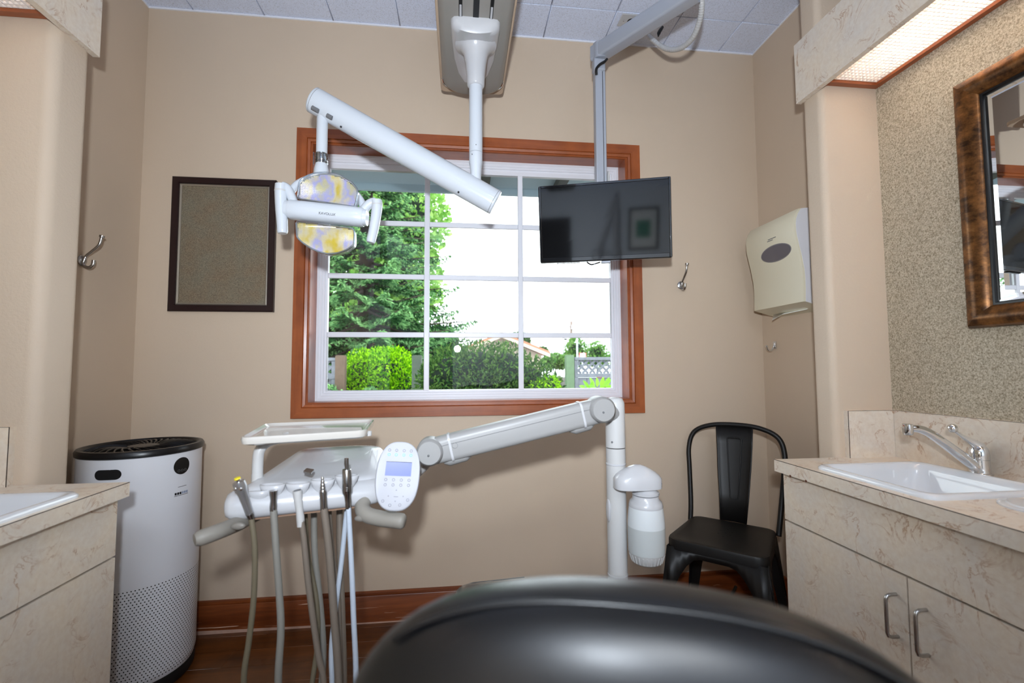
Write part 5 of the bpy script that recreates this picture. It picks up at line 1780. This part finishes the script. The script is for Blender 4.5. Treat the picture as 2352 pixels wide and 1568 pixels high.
P_white = mat('car_white', lin(214, 222, 228), .2, coat=1)
P_red = mat('car_red', lin(190, 24, 40), .2, coat=1)
p = at(1268, 868, Y=17.5)
car('parked_car', 'white car parked behind the shrub near the tan building', (e1.x + 1.15, 19.5, GZ - .25), R(-80), P_white)
p = at(1293, 845, Y=26)
car('parked_car', 'red car parked farther away beside the fence post', (p.x, 27, GZ - .55), R(-70), P_red)
p = at(1345, 848, Y=30)
car('parked_car', 'red car seen through the fence lattice', (p.x, 31, GZ - .6), R(5), P_red)
p = at(1385, 846, Y=24)
car('parked_car', 'white car seen through the fence lattice', (p.x + 2.2, 22.5, GZ - .45), R(8), P_white)

# --- poles and lamps
M_pole = mat('pole_wood', lin(132, 116, 108), .9)
M_lampg = mat('lamp_metal', lin(188, 196, 204), .5)
def X(px_, py_, Y_):
    return at(px_, py_, Y=Y_)
b0, t0 = X(1311, 850, 38), X(1311, 738, 38)
up_ = thing('utility_pole', 'brown utility pole with a transformer in the distance', 'pole', (b0.x, 38, GZ))
B().cyl((b0.x, 38, GZ), (t0.x + .05, 38, t0.z), .17, .12, n=10).out('shaft', M_pole, up_)
q = X(1316, 751, 37.8)
B().cyl((q.x, 37.8, q.z - .18), (q.x, 37.8, q.z + .18), .14, n=12).out('transformer', M_lampg, up_)
B().box(b0.x - .9, b0.x + .9, 37.95, 38.05, t0.z - .5, t0.z - .4).out('crossarm', M_pole, up_)
b0, t0 = X(1326, 850, 30), X(1325, 745, 30)
sl_ = thing('street_lamp', 'pale street lamp with a long curved arm in the distance', 'street lamp', (b0.x, 30, GZ))
B().cyl((b0.x, 30, GZ), (t0.x, 30, t0.z), .07, .05, n=10).out('shaft', M_lampg, sl_)
ar_ = smooth_path([t0, X(1330, 741, 30), X(1345, 733, 30), X(1362, 730, 30)], 5)
B().tube(ar_, .035, 8).out('arm', M_lampg, sl_)
B().box(X(1362, 730, 30).x, X(1376, 730, 30).x, 29.85, 30.15, X(1362, 731, 30).z - .04, X(1362, 731, 30).z + .04).out('lamp_head', M_lampg, sl_, bevel=.02)
b0, t0 = X(1293, 850, 34), X(1293, 762, 34)
sl2 = thing('street_lamp', 'short street lamp with a straight arm beside the utility pole', 'street lamp', (b0.x, 34, GZ))
B().cyl((b0.x, 34, GZ), (t0.x, 34, t0.z), .06, .04, n=8).out('shaft', M_lampg, sl2)
B().tube([X(1293, 775, 34), X(1302, 779, 34)], .03, 6).out('arm', M_lampg, sl2)
B().box(X(1296, 779, 34).x, X(1302, 779, 34).x, 33.9, 34.1, X(1299, 780, 34).z - .03, X(1299, 778, 34).z + .03).out('lamp_head', M_print, sl2)
s0 = X(1338, 816, 24)
sg = thing('road_sign', 'white and red roadside sign above the fence', 'sign', (s0.x, 24, GZ))
B().cyl((s0.x, 24.05, GZ), (s0.x, 24.05, s0.z), .04, n=8).out('post', M_lampg, sg)
B().box(X(1330, 816, 24).x, X(1346, 816, 24).x, 23.96, 24.02, X(1338, 822, 24).z, X(1338, 810, 24).z).out('board', P_red, sg)
B().box(X(1332, 816, 24).x, X(1344, 816, 24).x, 23.94, 23.97, X(1338, 821, 24).z, X(1338, 811, 24).z).out('face', M_white, sg)
# --- distant trees
for nm, lb, cl_, n_l in (
        ('distant_tree', 'round green tree behind the utility pole', [(c_(1322, 808, 34), (1.0, .9, 1.2)), (c_(1316, 825, 34), (.9, .9, .8))], 1600),
        ('distant_tree', 'pale green tree behind the lattice fence', [(c_(1370, 812, 36), (1.0, .9, 1.1)), (c_(1374, 826, 36), (.9, .8, .8))], 1400),
        ('distant_tree', 'low green trees between the tan building and the fence post', [(c_(1275, 828, 30), (.9, .8, .55)), (c_(1290, 832, 30), (.8, .8, .5)), (c_(1262, 832, 30), (.7, .8, .5))], 1800),
        ('distant_tree', 'dark conifer top behind the tan building roof', [(c_(1206, 783, 26), (.35, .3, .5)), (c_(1190, 778, 26), (.5, .3, .45)), (c_(1247, 806, 28), (.35, .3, .30))], 900),
        ('distant_tree', 'hazy green tree line at the far end of the fence', [(c_(1410, 822, 45), (2.0, .9, .7)), (c_(1345, 830, 45), (2.2, .9, .5))], 1500)):
    bush(nm, lb, 'tree', cl_, n_l, .20, .12, M_laurel if 'conifer' in lb else M_far, group='distant trees')
for o_ in list(SC.objects):
    if '_org' in o_:
        del o_['_org']
